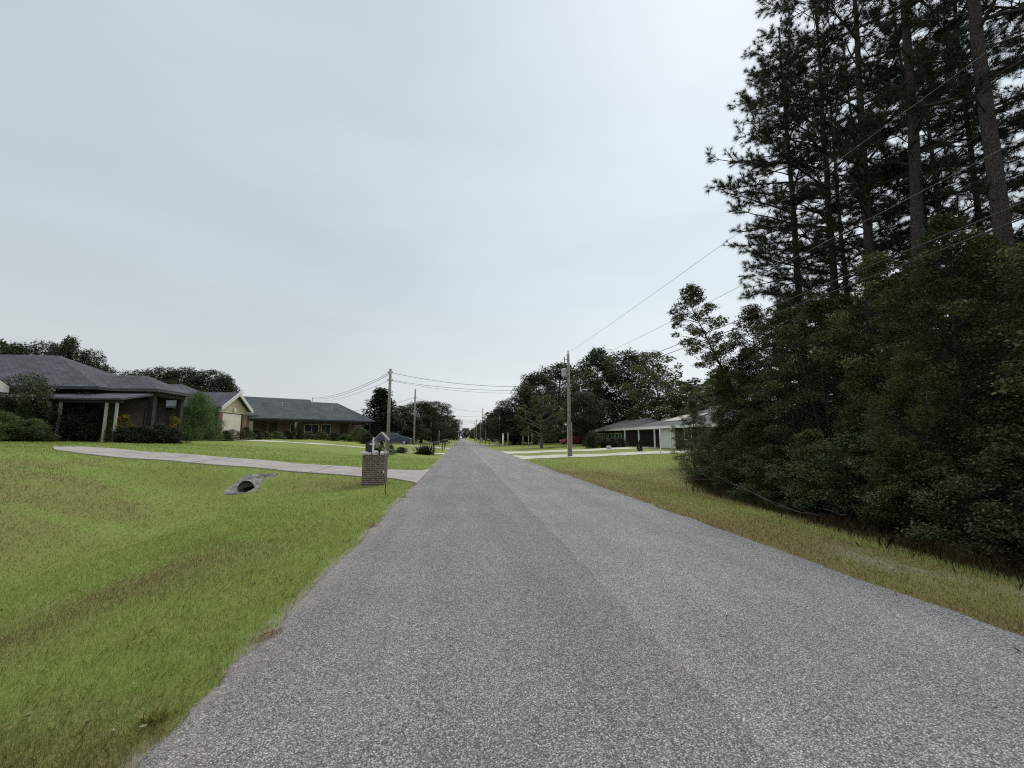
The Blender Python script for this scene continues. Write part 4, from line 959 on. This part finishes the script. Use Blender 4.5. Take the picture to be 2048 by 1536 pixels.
window_x(h, 21.3, 80, 82, 1.2, 2.2, -1)
GRH = 'houses farther down the road'
for i, (x, y, s, lab) in enumerate([(-19, 100, -1, 'low brown house behind the third left pole'), (-21, 140, -1, 'far low house on the left under the big oaks'), (22, 118, 1, 'far low house on the right past the second wire pole'), (24, 160, 1, 'farthest low house on the right side')]):
    g = gz(x, y); h = empty('roadside_house', (x, y, g), 0, lab, 'house', GRH)
    MB().hip(-6, 6, -8, 8, 2.8, (0, -3, 4.8), (0, 3, 4.8)).build('roof', M['shingle_green' if s < 0 else 'shingle_grey'], h)
    MB().box(-5.3, 5.3, -7.3, 7.3, -.4, 2.64).build('wall', M['brick_dark'], h)
    MB().box(-s*5.36-.03, -s*5.36+.03, -3, 0, 0, 2.1).build('garage_door', M['cream'], h)

# ------------------------------------------------------------------ culvert
h = empty('culvert', (-6.85, 14.8, 0), 0, 'sloped grey concrete culvert end with a dark round pipe mouth below the drive', 'culvert')
def slab():
    top0, top1 = Vector((-7.32, 15.4, .335)), Vector((-6.10, 15.4, .335)); bot0, bot1 = Vector((-7.28, 14.32, -.205)), Vector((-6.38, 14.32, -.205))
    nrm = Vector((0, -.6, 1.2)).normalized(); c2 = Vector((-6.70, 14.66, -.035)); rx, ry = .24, .27
    tdir = Vector((0, 1.2, .6)).normalized(); mb = MB(); Kn = 40; outl = []; hol = []
    O = [bot0, bot1, top1, top0]
    P2 = [((p-c2).x, (p-c2).dot(tdir)) for p in O]
    for i in range(Kn):
        a = 2*math.pi*i/Kn; dx, dy = math.cos(a), math.sin(a); best = 9
        for j in range(4):
            (ax, ay), (bx, by) = P2[j], P2[(j+1) % 4]; ex, ey = bx-ax, by-ay; den = dx*ey-dy*ex
            if abs(den) < 1e-9: continue
            tt = (ax*ey-ay*ex)/den; u = (ax*dy-ay*dx)/den
            if tt > 0 and -1e-6 <= u <= 1+1e-6: best = min(best, tt)
        jag = random.uniform(.97, 1.0) if dy < -.2 else 1
        outl.append(c2+Vector((dx*best*jag, 0, 0))+tdir*(dy*best*jag)); hol.append(c2+Vector((dx*rx, 0, 0))+tdir*(dy*ry))
    up = nrm*.02; dn = -nrm*.12
    for i in range(Kn):
        j = (i+1) % Kn
        mb.poly([outl[i]+up, outl[j]+up, hol[j]+up, hol[i]+up]); mb.poly([outl[j]+up, outl[i]+up, outl[i]+dn, outl[j]+dn]); mb.poly([hol[i]+up, hol[j]+up, hol[j]+dn, hol[i]+dn])
    return mb
M['conc_old'] = m_conc('concrete_old', (.16, .15, .135), (.40, .38, .34))
_t = M['conc_old'].node_tree; _c = bsdf(M['conc_old']).inputs['Base Color'].links[0].from_socket
L(_t, mixrgb(_t, mapr(_t, noise(_t, geo(_t), 4.5, 6, .75), .42, .60, 0, .8), _c, (.045, .043, .036)), bsdf(M['conc_old']).inputs['Base Color'])
wpart(slab(), 'headwall', M['conc_old'], h)
b = MB(); n_ = 20
for i in range(n_):
    a0, a1 = 2*math.pi*i/n_, 2*math.pi*(i+1)/n_
    q = lambda a, y, r: (-6.70+math.cos(a)*r, y, -.05+math.sin(a)*r)
    b.poly([q(a0, 14.66, .25), q(a1, 14.66, .25), q(a1, 20, .23), q(a0, 20, .23)]); b.poly([q(a1, 14.62, .25), q(a0, 14.62, .25), q(a0, 20, .25), q(a1, 20, .25)])
b.poly([(-6.70+math.cos(2*math.pi*i/n_)*.24, 19.99, -.07+math.sin(2*math.pi*i/n_)*.24) for i in range(n_)])
wpart(b, 'pipe', M['conc_old'], h)
wpart(MB().box(-7.38, -6.12, 15.41, 15.50, .2, .35), 'top_edge', M['conc_old'], h)

# ------------------------------------------------------------------ brick mailbox pillar
px0, py0 = -3.14, 14.42; gp = gz(-2.8, 14.5)
h = empty('brick_pillar', (px0+.345, py0+.345, gp), 0, 'square brown brick mailbox pillar with planter top at the end of the drive', 'pillar')
MB().box(-.345, .345, -.345, .345, -.2, .97).build('brick_body', M['brick_pillar'], h, bevel=.008)
MB().box(-.27, .27, -.27, .27, .972, 1.01).build('soil', M['soil'], h)
rr = random.Random(8)
for i in range(13):
    a = 2*math.pi*i/13; x = max(-.29, min(.29, .45*math.cos(a))); y = max(-.29, min(.29, .45*math.sin(a)))
    b = MB(); k = 9; s = rr.uniform(.07, .12); hh = rr.uniform(.06, .13)
    bot = [(x+s*math.cos(6.283*j/k)*rr.uniform(.8, 1.1), y+s*math.sin(6.283*j/k)*rr.uniform(.7, 1), .972) for j in range(k)]
    midr = [(p[0]*1+(p[0]-x)*.1, p[1]+(p[1]-y)*.1, .972+hh*.6) for p in bot]; topr = [(x+(p[0]-x)*.6, y+(p[1]-y)*.6, .972+hh*rr.uniform(.9, 1.15)) for p in bot]
    for a_, b_ in ((bot, midr), (midr, topr)):
        for j in range(k): j2 = (j+1) % k; b.poly([a_[j], a_[j2], b_[j2], b_[j]])
    b.poly(topr); b.build('rim_stone', M['rock'], h, smooth=True)
gpz = gp+1.01
def rounded_box(w_, l, hb, arch=True):
    pts = [(-w_/2, 0), (w_/2, 0), (w_/2, hb)]
    for i in range(1, 8): a = math.pi*i/8; pts.append((w_/2*math.cos(a), hb+w_/2*math.sin(a)))
    pts.append((-w_/2, hb)); return pts
mh = empty('mailbox', (-2.95, 14.75, gpz), 0, 'black arched mailbox standing on the left half of the brick pillar', 'mailbox')
b = MB(); b.extrude(rounded_box(.27, .5, .27), -.22, .25, 'y'); b.build('box', M['metal_black'], mh)
b = MB(); b.extrude(rounded_box(.25, .5, .26), -.232, -.221, 'y'); d_ = b.build('door', M['metal_black'], mh); MB().box(-.02, .02, -.25, -.232, .3, .33).build('handle', M['metal_grey'], d_)
tag(MB().tube([(-2.83, 14.5, gpz-.05), (-2.83, 14.5, gpz+.46)], .032, 6).box(-2.93, -2.77, 14.48, 14.52, gpz+.28, gpz+.325).box(-2.85, -2.81, 14.48, 14.52, gpz+.46, gpz+.53).build('garden_cross', M['white'], None), 'small white post with a crossbar standing in the pillar planter', 'ornament')
b = MB(); ax0, ax1, ay0, ay1 = -2.76, -2.46, 14.6, 14.92
for x in (ax0, ax1):
    for y in (ay0, ay1): b.box(x-.018, x+.018, y-.018, y+.018, gpz-.02, gpz+.47)
b.extrude([(ax0-.08, gpz+.42), (ax0-.08, gpz+.46), ((ax0+ax1)/2, gpz+.70), (ax1+.08, gpz+.46), (ax1+.08, gpz+.42), ((ax0+ax1)/2, gpz+.655)], ay0-.06, ay1+.06, 'y')
tag(b.build('garden_lantern', M['grey_frame']), 'weathered grey open frame with pitched roof over the plants on the brick pillar', 'ornament')
GPp = 'plants in the pillar planter'
put('smallb', -2.61, 14.76, .17, .40, name='planter_plant', label='taller green plant inside the grey pitched-roof frame on the pillar', cat='plant', group=GPp, parts=('stem', 'foliage'), z=gpz)
put('dark', -2.72, 14.6, .13, .11, name='planter_plant', label='low dark plant between the rim stones on the pillar', cat='plant', group=GPp, parts=('stem', 'foliage'), z=gpz)
x = xat(776, 12.2); g = gz(x, 12.2)
b = MB().tube([(x-.13, 12.5, g+.55), (x-.06, 12.35, g+.3), (x, 12.2, g-.05)], .013, 6)
st = empty('marker_stake', (x, 12.2, g), 0, 'thin leaning marker stake with pale top in the grass before the brick pillar', 'stake')
wpart(b, 'rod', M['wood_dark'], st); wpart(MB().tube([(x-.15, 12.54, g+.62), (x-.13, 12.5, g+.55)], .018, 6), 'tip', M['post_pale'], st)

# ------------------------------------------------------------------ poles and wires
def pole(x, y, top, r, label, group='utility poles left of the road', ins=(), name='utility_pole'):
    g = gz(x, y); e = empty(name, (x, y, g), 0, label, 'utility pole', group)
    H = top-g; MB().tube([(0, 0, -.4), (0, 0, H*.5), (0, 0, H)], [r, r*.86, r*.72], 10).build('shaft', M['wood_pole'], e, smooth=True)
    for z in ins:
        b = MB(); b.tube([(-.16, 0, z-g), (.16, 0, z-g)], .025, 6); b.tube([(.16, 0, z-g-.05), (.16, 0, z-g+.07)], [.05, .035], 8); b.tube([(-.16, 0, z-g-.05), (-.16, 0, z-g+.07)], [.05, .035], 8); b.build('insulator', M['metal_grey'], e)
    return e
P1 = (xat(776, 30.5), 30.5); T1 = at_y(784, 738, 30.5).z
z1a = at_y(784, 745, 30.5).z; z1b = at_y(784, 760, 30.5).z
pole(P1[0], P1[1], T1, .125, 'nearest pale wooden pole left of the road, right behind the brick pillar', ins=(z1a, z1b))
P2 = (xat(828, 61), 61); T2 = at_y(829, 778, 61).z; pole(P2[0], 61, T2, .14, 'second pole on the left, in front of the round oaks', ins=(T2-1.2,))
P3 = (xat(862, 94), 94); T3 = at_y(866, 822, 94).z; pole(P3[0], 94, T3, .16, 'third pole on the left, above the black mailbox', ins=(T3-.6,))
x = xat(878, 75); pole(x, 75, at_y(878, 861, 75).z, .07, 'short slim post beyond the black mailbox on the left')
RX, RY = xat(1139, 32), 32.0; RT = at_y(1134, 708, 32).z
GPr = 'utility poles right of the road'
e = pole(RX, RY, RT, .15, 'tall wooden pole with grey transformer, nearest on the right side', GPr, ins=(at_y(1137, 772, 32).z,))
gt = gz(RX, RY); zt1, zt0 = at_y(1133, 737, 32).z, at_y(1133, 753, 32).z
b = MB(); b.tube([(-.34, 0, zt0-gt), (-.34, 0, zt0-gt+.04), (-.34, 0, zt1-gt-.05), (-.34, 0, zt1-gt)], [.17, .21, .21, .15], 14); b.box(-.2, -.1, -.05, .05, zt0-gt+.1, zt0-gt+.2); b.box(-.2, -.1, -.05, .05, zt1-gt-.2, zt1-gt-.1)
tr = b.build('transformer', M['metal_grey'], e); b = MB(); b.tube([(-.34, 0, zt1-gt), (-.34, 0, zt1-gt+.22)], [.04, .025], 6); b.tube([(-.30, 0, zt1-gt+.5), (-.30, 0, zt1-gt+.9)], .035, 6); b.box(-.28, -.1, -.02, .02, zt1-gt+.68, zt1-gt+.72); b.build('bushing', M['metal_black'], tr)
b = MB(); b.tube([(.17, .02, .0), (.17, .02, 2.6)], .045, 6); b.tube([(-.16, -.03, .0), (-.16, -.03, 2.3)], .03, 6); b.build('conduit', M['metal_grey'], e)
b = MB(); b.tube([(0, 0, RT-gt), (0, 0, RT-gt+.28)], [.04, .05], 8); b.build('insulator', M['metal_grey'], e)
R2 = (RX, 91.0); pole(R2[0], 91, RT+.2, .15, 'second wire pole on the right, its tip above the oaks', GPr, ins=(RT-1,))
pole(xat(965, 139), 139, at_y(965, 817, 139).z, .17, 'tallest distant pole right of the road end', GPr)
pole(xat(961, 128), 128, at_y(961, 840, 128).z, .13, 'distant pole just left of the tallest distant one', GPr)
for (px, yt, Y, lab) in ((971, 839, 114, 'distant lamp pole with white head right of the tallest distant pole'), (949.5, 849, 186, 'leftmost far lamp pole near the road end'), (953, 842, 178, 'far lamp pole second from the road end')):
    z = at_y(px, yt, Y).z; e = pole(xat(px, Y), Y, z, .13, lab, 'distant lamp poles'); g = e.location.z; b = MB(); b.tube([(0, 0, z-g-.1), (0, 0, z-g+.5), (0, 0, z-g+.9)], [.2, .32, .1], 8); b.build('lamp_head', M['white'], e)

def wire(a, b, sag, r, label, group, m='wire', n=28):
    a, b = Vector(a), Vector(b); pts = []
    for i in range(n+1):
        t = i/n; p = a.lerp(b, t); p.z -= 4*sag*t*(1-t); pts.append(p)
    o = MB().tube(pts, r, 5).build('power_line', M[m], None, smooth=True); tag(o, label, 'power line', group)
def over(ya, px, pyend, xoff, label, r, m='wire'):
    za = at_y(1137, ya, 32).z; X = RX+xoff; e = at_x(px, pyend, X); t = (RY-e.y)/59.0
    s = (za-e.z)/(4*t*(1-t)); s = max(.15, s)
    wire((X, RY, za), (X, RY-59, za), s, r, label, 'overhead lines from the transformer pole towards the camera', m, 60)
    wire((X, RY, za), (X, 91, za+.1), 1.2, r, label.replace('running over the wood edge', 'continuing down the road')+' beyond the pole', 'overhead lines from the transformer pole away from the camera', m)
over(706, 2048, 50, .0, 'topmost overhead line running over the wood edge', .006, 'wire_alu')
over(738, 2048, 275, .12, 'second overhead line running over the wood edge', .006, 'wire_alu')
over(770, 2048, 405, .17, 'thick upper cable of the low pair running over the wood edge', .012)
over(775, 2048, 436, .10, 'thick lower cable of the low pair running over the wood edge', .012)
GX = 'lines crossing above the road'
zr = at_y(1137, 771, 32).z
wire((P1[0], P1[1], z1a), (RX, RY, zr+.15), .55, .013, 'upper line crossing the road from the nearest left pole', GX)
wire((P1[0], P1[1], z1b), (RX, RY, zr-.15), .45, .011, 'middle line crossing the road from the nearest left pole', GX)
wire((P1[0], P1[1], z1b-.05), (RX, RY, zr-.35), .52, .008, 'lowest line crossing the road from the nearest left pole', GX)
wire((P2[0], 61, T2-1.2), (R2[0], 91, RT-1), .8, .016, 'line crossing the road from the second left pole', GX)
wire((P3[0], 94, T3-.4), (R2[0], 91, RT-1.4), .7, .016, 'upper line crossing the road from the third left pole', GX)
wire((P3[0], 94, T3-1.1), (R2[0], 91, RT-2.6), .7, .016, 'lower line crossing the road from the third left pole', GX)
wire((P3[0], 94, T3-.4), (-26, 80, 5), .8, .02, 'line dropping left from the third left pole', 'service lines to the left houses')
for i, (Y, z0) in enumerate(((150, 7.5), (190, 8), (240, 8), (300, 8))): wire((-7, Y, z0), (9, Y, z0+.3), .8, .035, ['far line crossing the road beyond the mailboxes', 'second far line crossing the road', 'third far line crossing the road', 'farthest line crossing just above the end trees'][i], GX)
mast = Vector((8.9, 3.4, 5.7)); mast.rotate(Matrix.Rotation(RZ, 3, 'Z')); mast += Vector((AX, AY, G3))
GSv = 'service lines to the left houses'
wire((P1[0], P1[1], z1a), mast, .5, .015, 'upper service line from the nearest left pole to the long brick house', GSv)
wire((P1[0], P1[1], z1a-.1), mast+Vector((0, 0, -.1)), .62, .015, 'twin service line just below the upper one to the long brick house', GSv)
wire((P1[0], P1[1], z1b), mast+Vector((.2, 0, -.4)), .5, .010, 'thin lower service line to the long brick house', GSv)
wire((P2[0], 61, T2-1.2), (-24, 72, 5.5), .7, .018, 'service line falling left from the second left pole', GSv)
GSr = 'service lines to the right houses'
wire((RX, RY, zr), (24.5, 44, 3.6), .5, .012, 'upper service line from the transformer pole to the carport house', GSr)
wire((RX, RY, zr-.3), (23.5, 56, 3.2), .5, .012, 'lower service line from the transformer pole to the sunroom house', GSr)

# ------------------------------------------------------------------ cars
def car(x, y, z, rz, paint, label, name='parked_car', L_=4.5, hgt=1.48):
    e = empty(name, (x, y, z), rz, label, 'car'); k = hgt/1.5
    pr = [(0.06, .32), (0, .62), (.04, .98), (.10, 1.05), (.35, 1.42), (.75, 1.49), (1.5, 1.5), (2.2, 1.48), (2.75, 1.33), (3.35, 1.02), (3.9, .93), (4.3, .82), (4.47, .66), (4.5, .45), (4.42, .26), (.15, .26)]
    ywid = lambda zz: .88 if zz < .95 else .88-(zz-.95)*.38
    b = MB(); n = len(pr)
    for sgn in (-1, 1):
        for (a, c) in pr: b.v.append((a-2.25, sgn*(ywid(c)-(.06 if a < .1 or a > 4.3 else 0)), c*k))
    for i in range(n):
        j = (i+1) % n; b.f.append((i, j, n+j, n+i))
    b.f.append(tuple(range(n))[::-1]); b.f.append(tuple(range(n, 2*n)))
    b.build('body', M[paint], e, bevel=.05)
    for sgn in (-1, 1):
        for wp in ([(.48, 1.02), (.60, 1.36), (1.35, 1.42), (1.35, 1.0)], [(1.42, 1.0), (1.42, 1.42), (2.2, 1.40), (2.66, 1.28), (3.1, 1.03)]):
            g = MB(); g.poly([(a-2.25, sgn*(ywid(c)+.012), c*k) for a, c in wp][::sgn]); g.poly([(a-2.25, sgn*(ywid(c)-.02), c*k) for a, c in wp][::-sgn]); g.build('side_window', M['glass'], e)
    g = MB(); g.poly([(2.84-2.25, -.70, 1.30*k+.015), (3.32-2.25, -.80, 1.045*k+.015), (3.32-2.25, .80, 1.045*k+.015), (2.84-2.25, .70, 1.30*k+.015)]); g.build('windscreen', M['glass'], e)
    g = MB(); g.poly([(.12-2.27, -.76, 1.09*k+.01), (.12-2.27, .76, 1.09*k+.01), (.34-2.27, .66, 1.39*k+.01), (.34-2.27, -.66, 1.39*k+.01)]); g.build('rear_window', M['glass'], e)
    for wx in (.85, 3.62):
        for sgn in (-1, 1):
            t_ = MB(); t_.tube([(wx-2.25, sgn*.70, .32), (wx-2.25, sgn*.885, .32)], .32, 20); w_ = t_.build('wheel', M['rubber'], e)
            MB().tube([(wx-2.25, sgn*.88, .32), (wx-2.25, sgn*.895, .32)], .20, 16).build('rim', M['rim'], w_)
    for sgn in (-1, 1):
        MB().box(4.28-2.25, 4.44-2.25, sgn*.62-.13, sgn*.62+.13, .66*k, .80*k).build('headlight', M['lamp_white'], e)
        MB().box(-2.28, -2.16, sgn*.68-.1, sgn*.68+.1, .85*k, 1.05*k).build('tail_light', M['lamp_red'], e)
        MB().box(2.95-2.25, 3.1-2.25, sgn*.97-.07, sgn*.97+.07, 1.0*k, 1.1*k).build('mirror', M[paint], e)
    MB().box(-2.29, -2.2, -.85, .85, .30, .48).build('bumper', M['metal_black'], e)
    return e
xv = xat(800, 60); car(xv-.7, 60.0, gz(xv, 60)+.04, 0, 'paint_navy', 'dark navy parked car facing the road, behind the nearest left pole', L_=4.5, hgt=1.62)
xr = xat(1138, 74); car(xr+.6, 74, gz(xr, 74), R(200), 'paint_red', 'red car parked beside the dark hedge bush behind the transformer pole')
car(xat(913.5, 330), 330, .03, R(90), 'paint_white', 'tiny pale car far away at the end of the road', name='distant_car')

# ------------------------------------------------------------------ mailboxes, posts, shrubs
def mailbox(x, y, label, group, rz=0, m='metal_black', post='wood_dark', H=1.05, arm=True):
    e = empty('mailbox', (x, y, gz(x, y)), rz, label, 'mailbox', group)
    MB().box(-.05, .05, -.05, .05, -.3, H).build('post', M[post], e)
    if arm: MB().box(-.12, .40, -.045, .045, H-.12, H-.03).build('arm', M[post], e)
    b = MB(); b.extrude([(a, c+H) for a, c in rounded_box(.17, .5, .12)], -.08, .44, 'x'); b.build('box', M[m], e)
    MB().box(.1, .13, -.10, -.09, H+.08, H+.26).build('flag', M['lamp_red'], e)
    return e
gm1 = 'mailboxes along the left edge of the road'
mailbox(xat(868, 38), 38, 'black mailbox on a dark post rising from the spiky shrub', gm1, H=.95)
mailbox(xat(885, 50), 50, 'black mailbox left of a pair beyond the spiky shrub', gm1)
mailbox(xat(889, 57), 57, 'black mailbox right of a pair beyond the spiky shrub', gm1)
for i, Y in enumerate((76, 90, 104, 125, 150)): mailbox(-2.6, Y, 'distant dark mailbox in the left row near the road end', 'distant mailboxes on the left')
for i, Y in enumerate((66, 84, 97, 112, 130, 152, 175)): mailbox(5.6, Y, 'distant mailbox in the right row near the road end', 'distant mailboxes on the right', rz=math.pi, m='metal_grey' if i % 2 else 'metal_black', post='post_pale' if i % 3 == 0 else 'wood_dark')
def simple_post(px, yt, Y, r, m, label, group=None, name='garden_post'):
    x = xat(px, Y); g = gz(x, Y); z = at_y(px, yt, Y).z
    e = empty(name, (x, Y, g), 0, label, 'post', group); MB().tube([(0, 0, -.2), (0, 0, z-g)], [r, r*.9], 8).build('shaft', M[m], e, smooth=True); MB().tube([(0, 0, z-g), (0, 0, z-g+.05)], [r*1.35, r*.9], 8).build('cap', M[m], e)
simple_post(1320, 857, 32.5, .045, 'white', 'thin white post standing on the near pale drive before the garage door')
simple_post(1006, 868, 70, .14, 'white', 'short thick white post on the lawn left of the oaks')
simple_post(1016, 866, 78, .10, 'post_pale', 'pale post right of the short thick white one')
for i, (px, yt, Y) in enumerate(((1046, 866, 62), (1057, 864, 62), (1064, 867, 64), (1078, 870, 64))): simple_post(px, yt, Y, .05, 'post_pale', ['leftmost thin stake under the bare-branched tree', 'second thin stake under the bare-branched tree', 'third thin stake under the bare-branched tree', 'rightmost short stake under the bare-branched tree'][i], 'stakes under the bare-branched tree', 'garden_stake')
# utility pedestal and hydrant-like box far right lawn
tag(MB().box(xat(1217, 44)-.2, xat(1217, 44)+.2, 43.8, 44.2, gz(14, 44)-.1, gz(14, 44)+.45).build('utility_box', M['metal_grey'], bevel=.03), 'small grey utility box between the two pale drives on the right', 'utility box')
# spiky shrub below the black mailbox
def spiky(x, y, r_, h_, label):
    r = np.random.default_rng(3); n = 380; a = r.uniform(0, 6.283, n); el = r.uniform(.15, 1.45, n); l = r.uniform(.6, 1.1, n)
    d = np.stack([np.cos(a)*np.cos(el)*r_, np.sin(a)*np.cos(el)*r_, np.sin(el)*h_], -1); o = np.stack([r.normal(0, r_*.25, n), r.normal(0, r_*.25, n), 0*a], -1); s = np.stack([-np.sin(a), np.cos(a), 0*a], -1)*.03
    V = np.stack([o-s, o+s, o+d*l[:, None]*.7+s*.8, o+d*l[:, None], o+d*l[:, None]*.7-s*.8], 1).reshape(-1, 3)
    e = empty('spiky_shrub', (x, y, gz(x, y)), 0, label, 'shrub'); me = fastmesh('spiky_leaves', V, 5, {'tint': r.random(n)}); me.materials.append(M['leaf_dark']); o_ = bpy.data.objects.new('foliage', me); col.objects.link(o_); o_.parent = e
    MB().tube([(0, 0, -.1), (0, 0, .3)], .06, 6).build('stem', M['bark'], e)
spiky(xat(850, 37.6), 37.6, 1.25, .95, 'dark spiky shrub around the black mailbox post')
def shrub(px, Y, w_, h_, key, label, group=None, name='shrub'):
    tm, cm, H, rad = PROTO[key]; x = xat(px, Y); put(key, x, Y, w_/(2*rad), h_/H, name=name, label=label, cat='shrub', group=group, parts=('stem', 'foliage'))
shrub(783, 33, 1.0, .75, 'smallb', 'small round green shrub right of the brick pillar, behind the drive')
shrub(803, 37, 1.5, .5, 'dark', 'low dark mound of plants on the lawn below the navy car')
shrub(390, 33.5, 3.8, 3.5, 'bush', 'big rounded green bush between the porch house and the garage door')
shrub(1279, 38, .7, 1.0, 'dark', 'small dark sapling between the two pale drives')
shrub(46, 24.3, 3.1, 3.45, 'blossom', 'tall shrub with pale pink blossoms before the roof at the left frame edge')
shrub(243, 25.3, 1.5, 1.55, 'yellowf', 'orange yellow flowering shrub under the porch roof')
shrub(350, 27, .9, 1.6, 'yellowf', 'small yellow green shrub beside the porch corner post')
GB = 'dark shrubs along the base of the hip-roofed house'
for i, (px, Y, w_, h_, key) in enumerate([(-10, 22, 2.8, 1.35, 'bush'), (35, 22.6, 2.6, 1.0, 'dark'), (62, 22.8, 1.8, 1.1, 'bush'), (100, 25.6, 2.0, 1.1, 'dark'), (140, 25.7, 2.4, 2.3, 'dark'), (165, 25.8, 2.6, 2.5, 'dark'), (188, 25.7, 2.2, 1.9, 'dark'), (215, 25.3, .8, 1.2, 'smallb'), (255, 25, 2.2, .85, 'dark'), (285, 25.2, 2.2, .9, 'dark'), (315, 25.8, 2.0, 1.1, 'dark'), (345, 26.6, 1.8, .9, 'dark')]):
    shrub(px, Y, w_, h_, key, ['tall olive shrub at the left frame edge', 'low dark shrub below the blossoming shrub', 'olive shrub left of the two thin pale posts', 'low dark shrub between the two leftmost pale posts', 'tall dark shrub right of the leftmost pale posts', 'tallest dark shrub under the lean-to roof', 'dark shrub left of the third pale post', 'light green shrub between the third and fourth pale posts', 'dark shrub below the orange flowers', 'dark shrub right of the orange flowers', 'dark shrub left of the porch corner', 'lowest dark shrub under the porch corner'][i], GB)
GB2 = 'planting before the garage and the long brick house'
for i, (px, Y, w_, h_, key) in enumerate([(425, 35.4, 1.6, .8, 'dark'), (450, 35.6, 1.2, .8, 'dark'), (462, 36.5, 1.4, .9, 'blossom'), (492, 39, 1.8, 1.2, 'smallb'), (510, 44, 1.8, 1.0, 'dark'), (530, 48, 2.2, .8, 'smallb'), (552, 50, 2.4, .9, 'smallb'), (575, 52, 2.0, 1.1, 'dark'), (597, 53, 1.6, 2.2, 'dark'), (615, 54, 2.6, 1.0, 'smallb'), (642, 54, 2.8, 1.1, 'smallb'), (668, 55, 2.4, 1.0, 'dark'), (690, 55, 2.6, .9, 'smallb'), (718, 56, 3.4, 1.9, 'bush'), (735, 52, 2.2, 1.3, 'dark')]):
    shrub(px, Y, w_, h_, key, ['dark shrub left of the cream garage door', 'small dark shrub at the left side of the cream garage door', 'lavender flowering shrub before the cream garage door', 'green shrub right of the cream garage door', 'dark shrub beside the stone porch column', 'first low green shrub before the long brick house', 'second low green shrub before the long brick house', 'dark shrub below the brick wall of the long house', 'upright dark shrub before the second porch column', 'green shrub right of the second porch column', 'green shrub below the windows of the long house', 'dark shrub before the dark right end of the long house', 'last low green shrub before the long house', 'olive bush at the right end of the long house', 'dark bush at the foot of the conifer'][i], GB2)
for i, (px, Y) in enumerate(((1210, 50), (1240, 50), (1225, 49))): shrub(px, Y, 2.4, 1.2, 'dark', ['dark shrub before the left sunroom window', 'dark shrub before the right sunroom window', 'low shrub between the sunroom windows'][i], 'shrubs before the sunroom house')
# one yellowish weed tuft on the near road edge
M['leaf_tuft'] = m_leaf('leaf_tuft', [(0, (.12, .15, .03)), (.6, (.28, .29, .06)), (1, (.42, .36, .11))], .1)
d = dirn(330, 1440); t_ = -EYE/d.z; p = d*t_
r = np.random.default_rng(6); n = 110; a = r.uniform(0, 6.283, n); el = r.uniform(.2, 1.2, n); l = r.uniform(.05, .11, n)
dd = np.stack([np.cos(a)*np.cos(el), np.sin(a)*np.cos(el), np.sin(el)], -1)*l[:, None]; o = np.stack([r.normal(0, .018, n), r.normal(0, .018, n), 0*a], -1); q = np.stack([-np.sin(a), np.cos(a), 0*a], -1)*.003
me = fastmesh('weed_tuft', np.stack([o-q, o+q, o+dd*.7+q*.8, o+dd, o+dd*.7-q*.8], 1).reshape(-1, 3), 5, {'tint': r.random(n)})
o = link('weed_tuft', me, M['leaf_tuft']); o.location = (p.x-.05, p.y, gz(p.x-.05, p.y)); tag(o, 'small yellow green weed tuft at the bottom left road edge', 'weed')
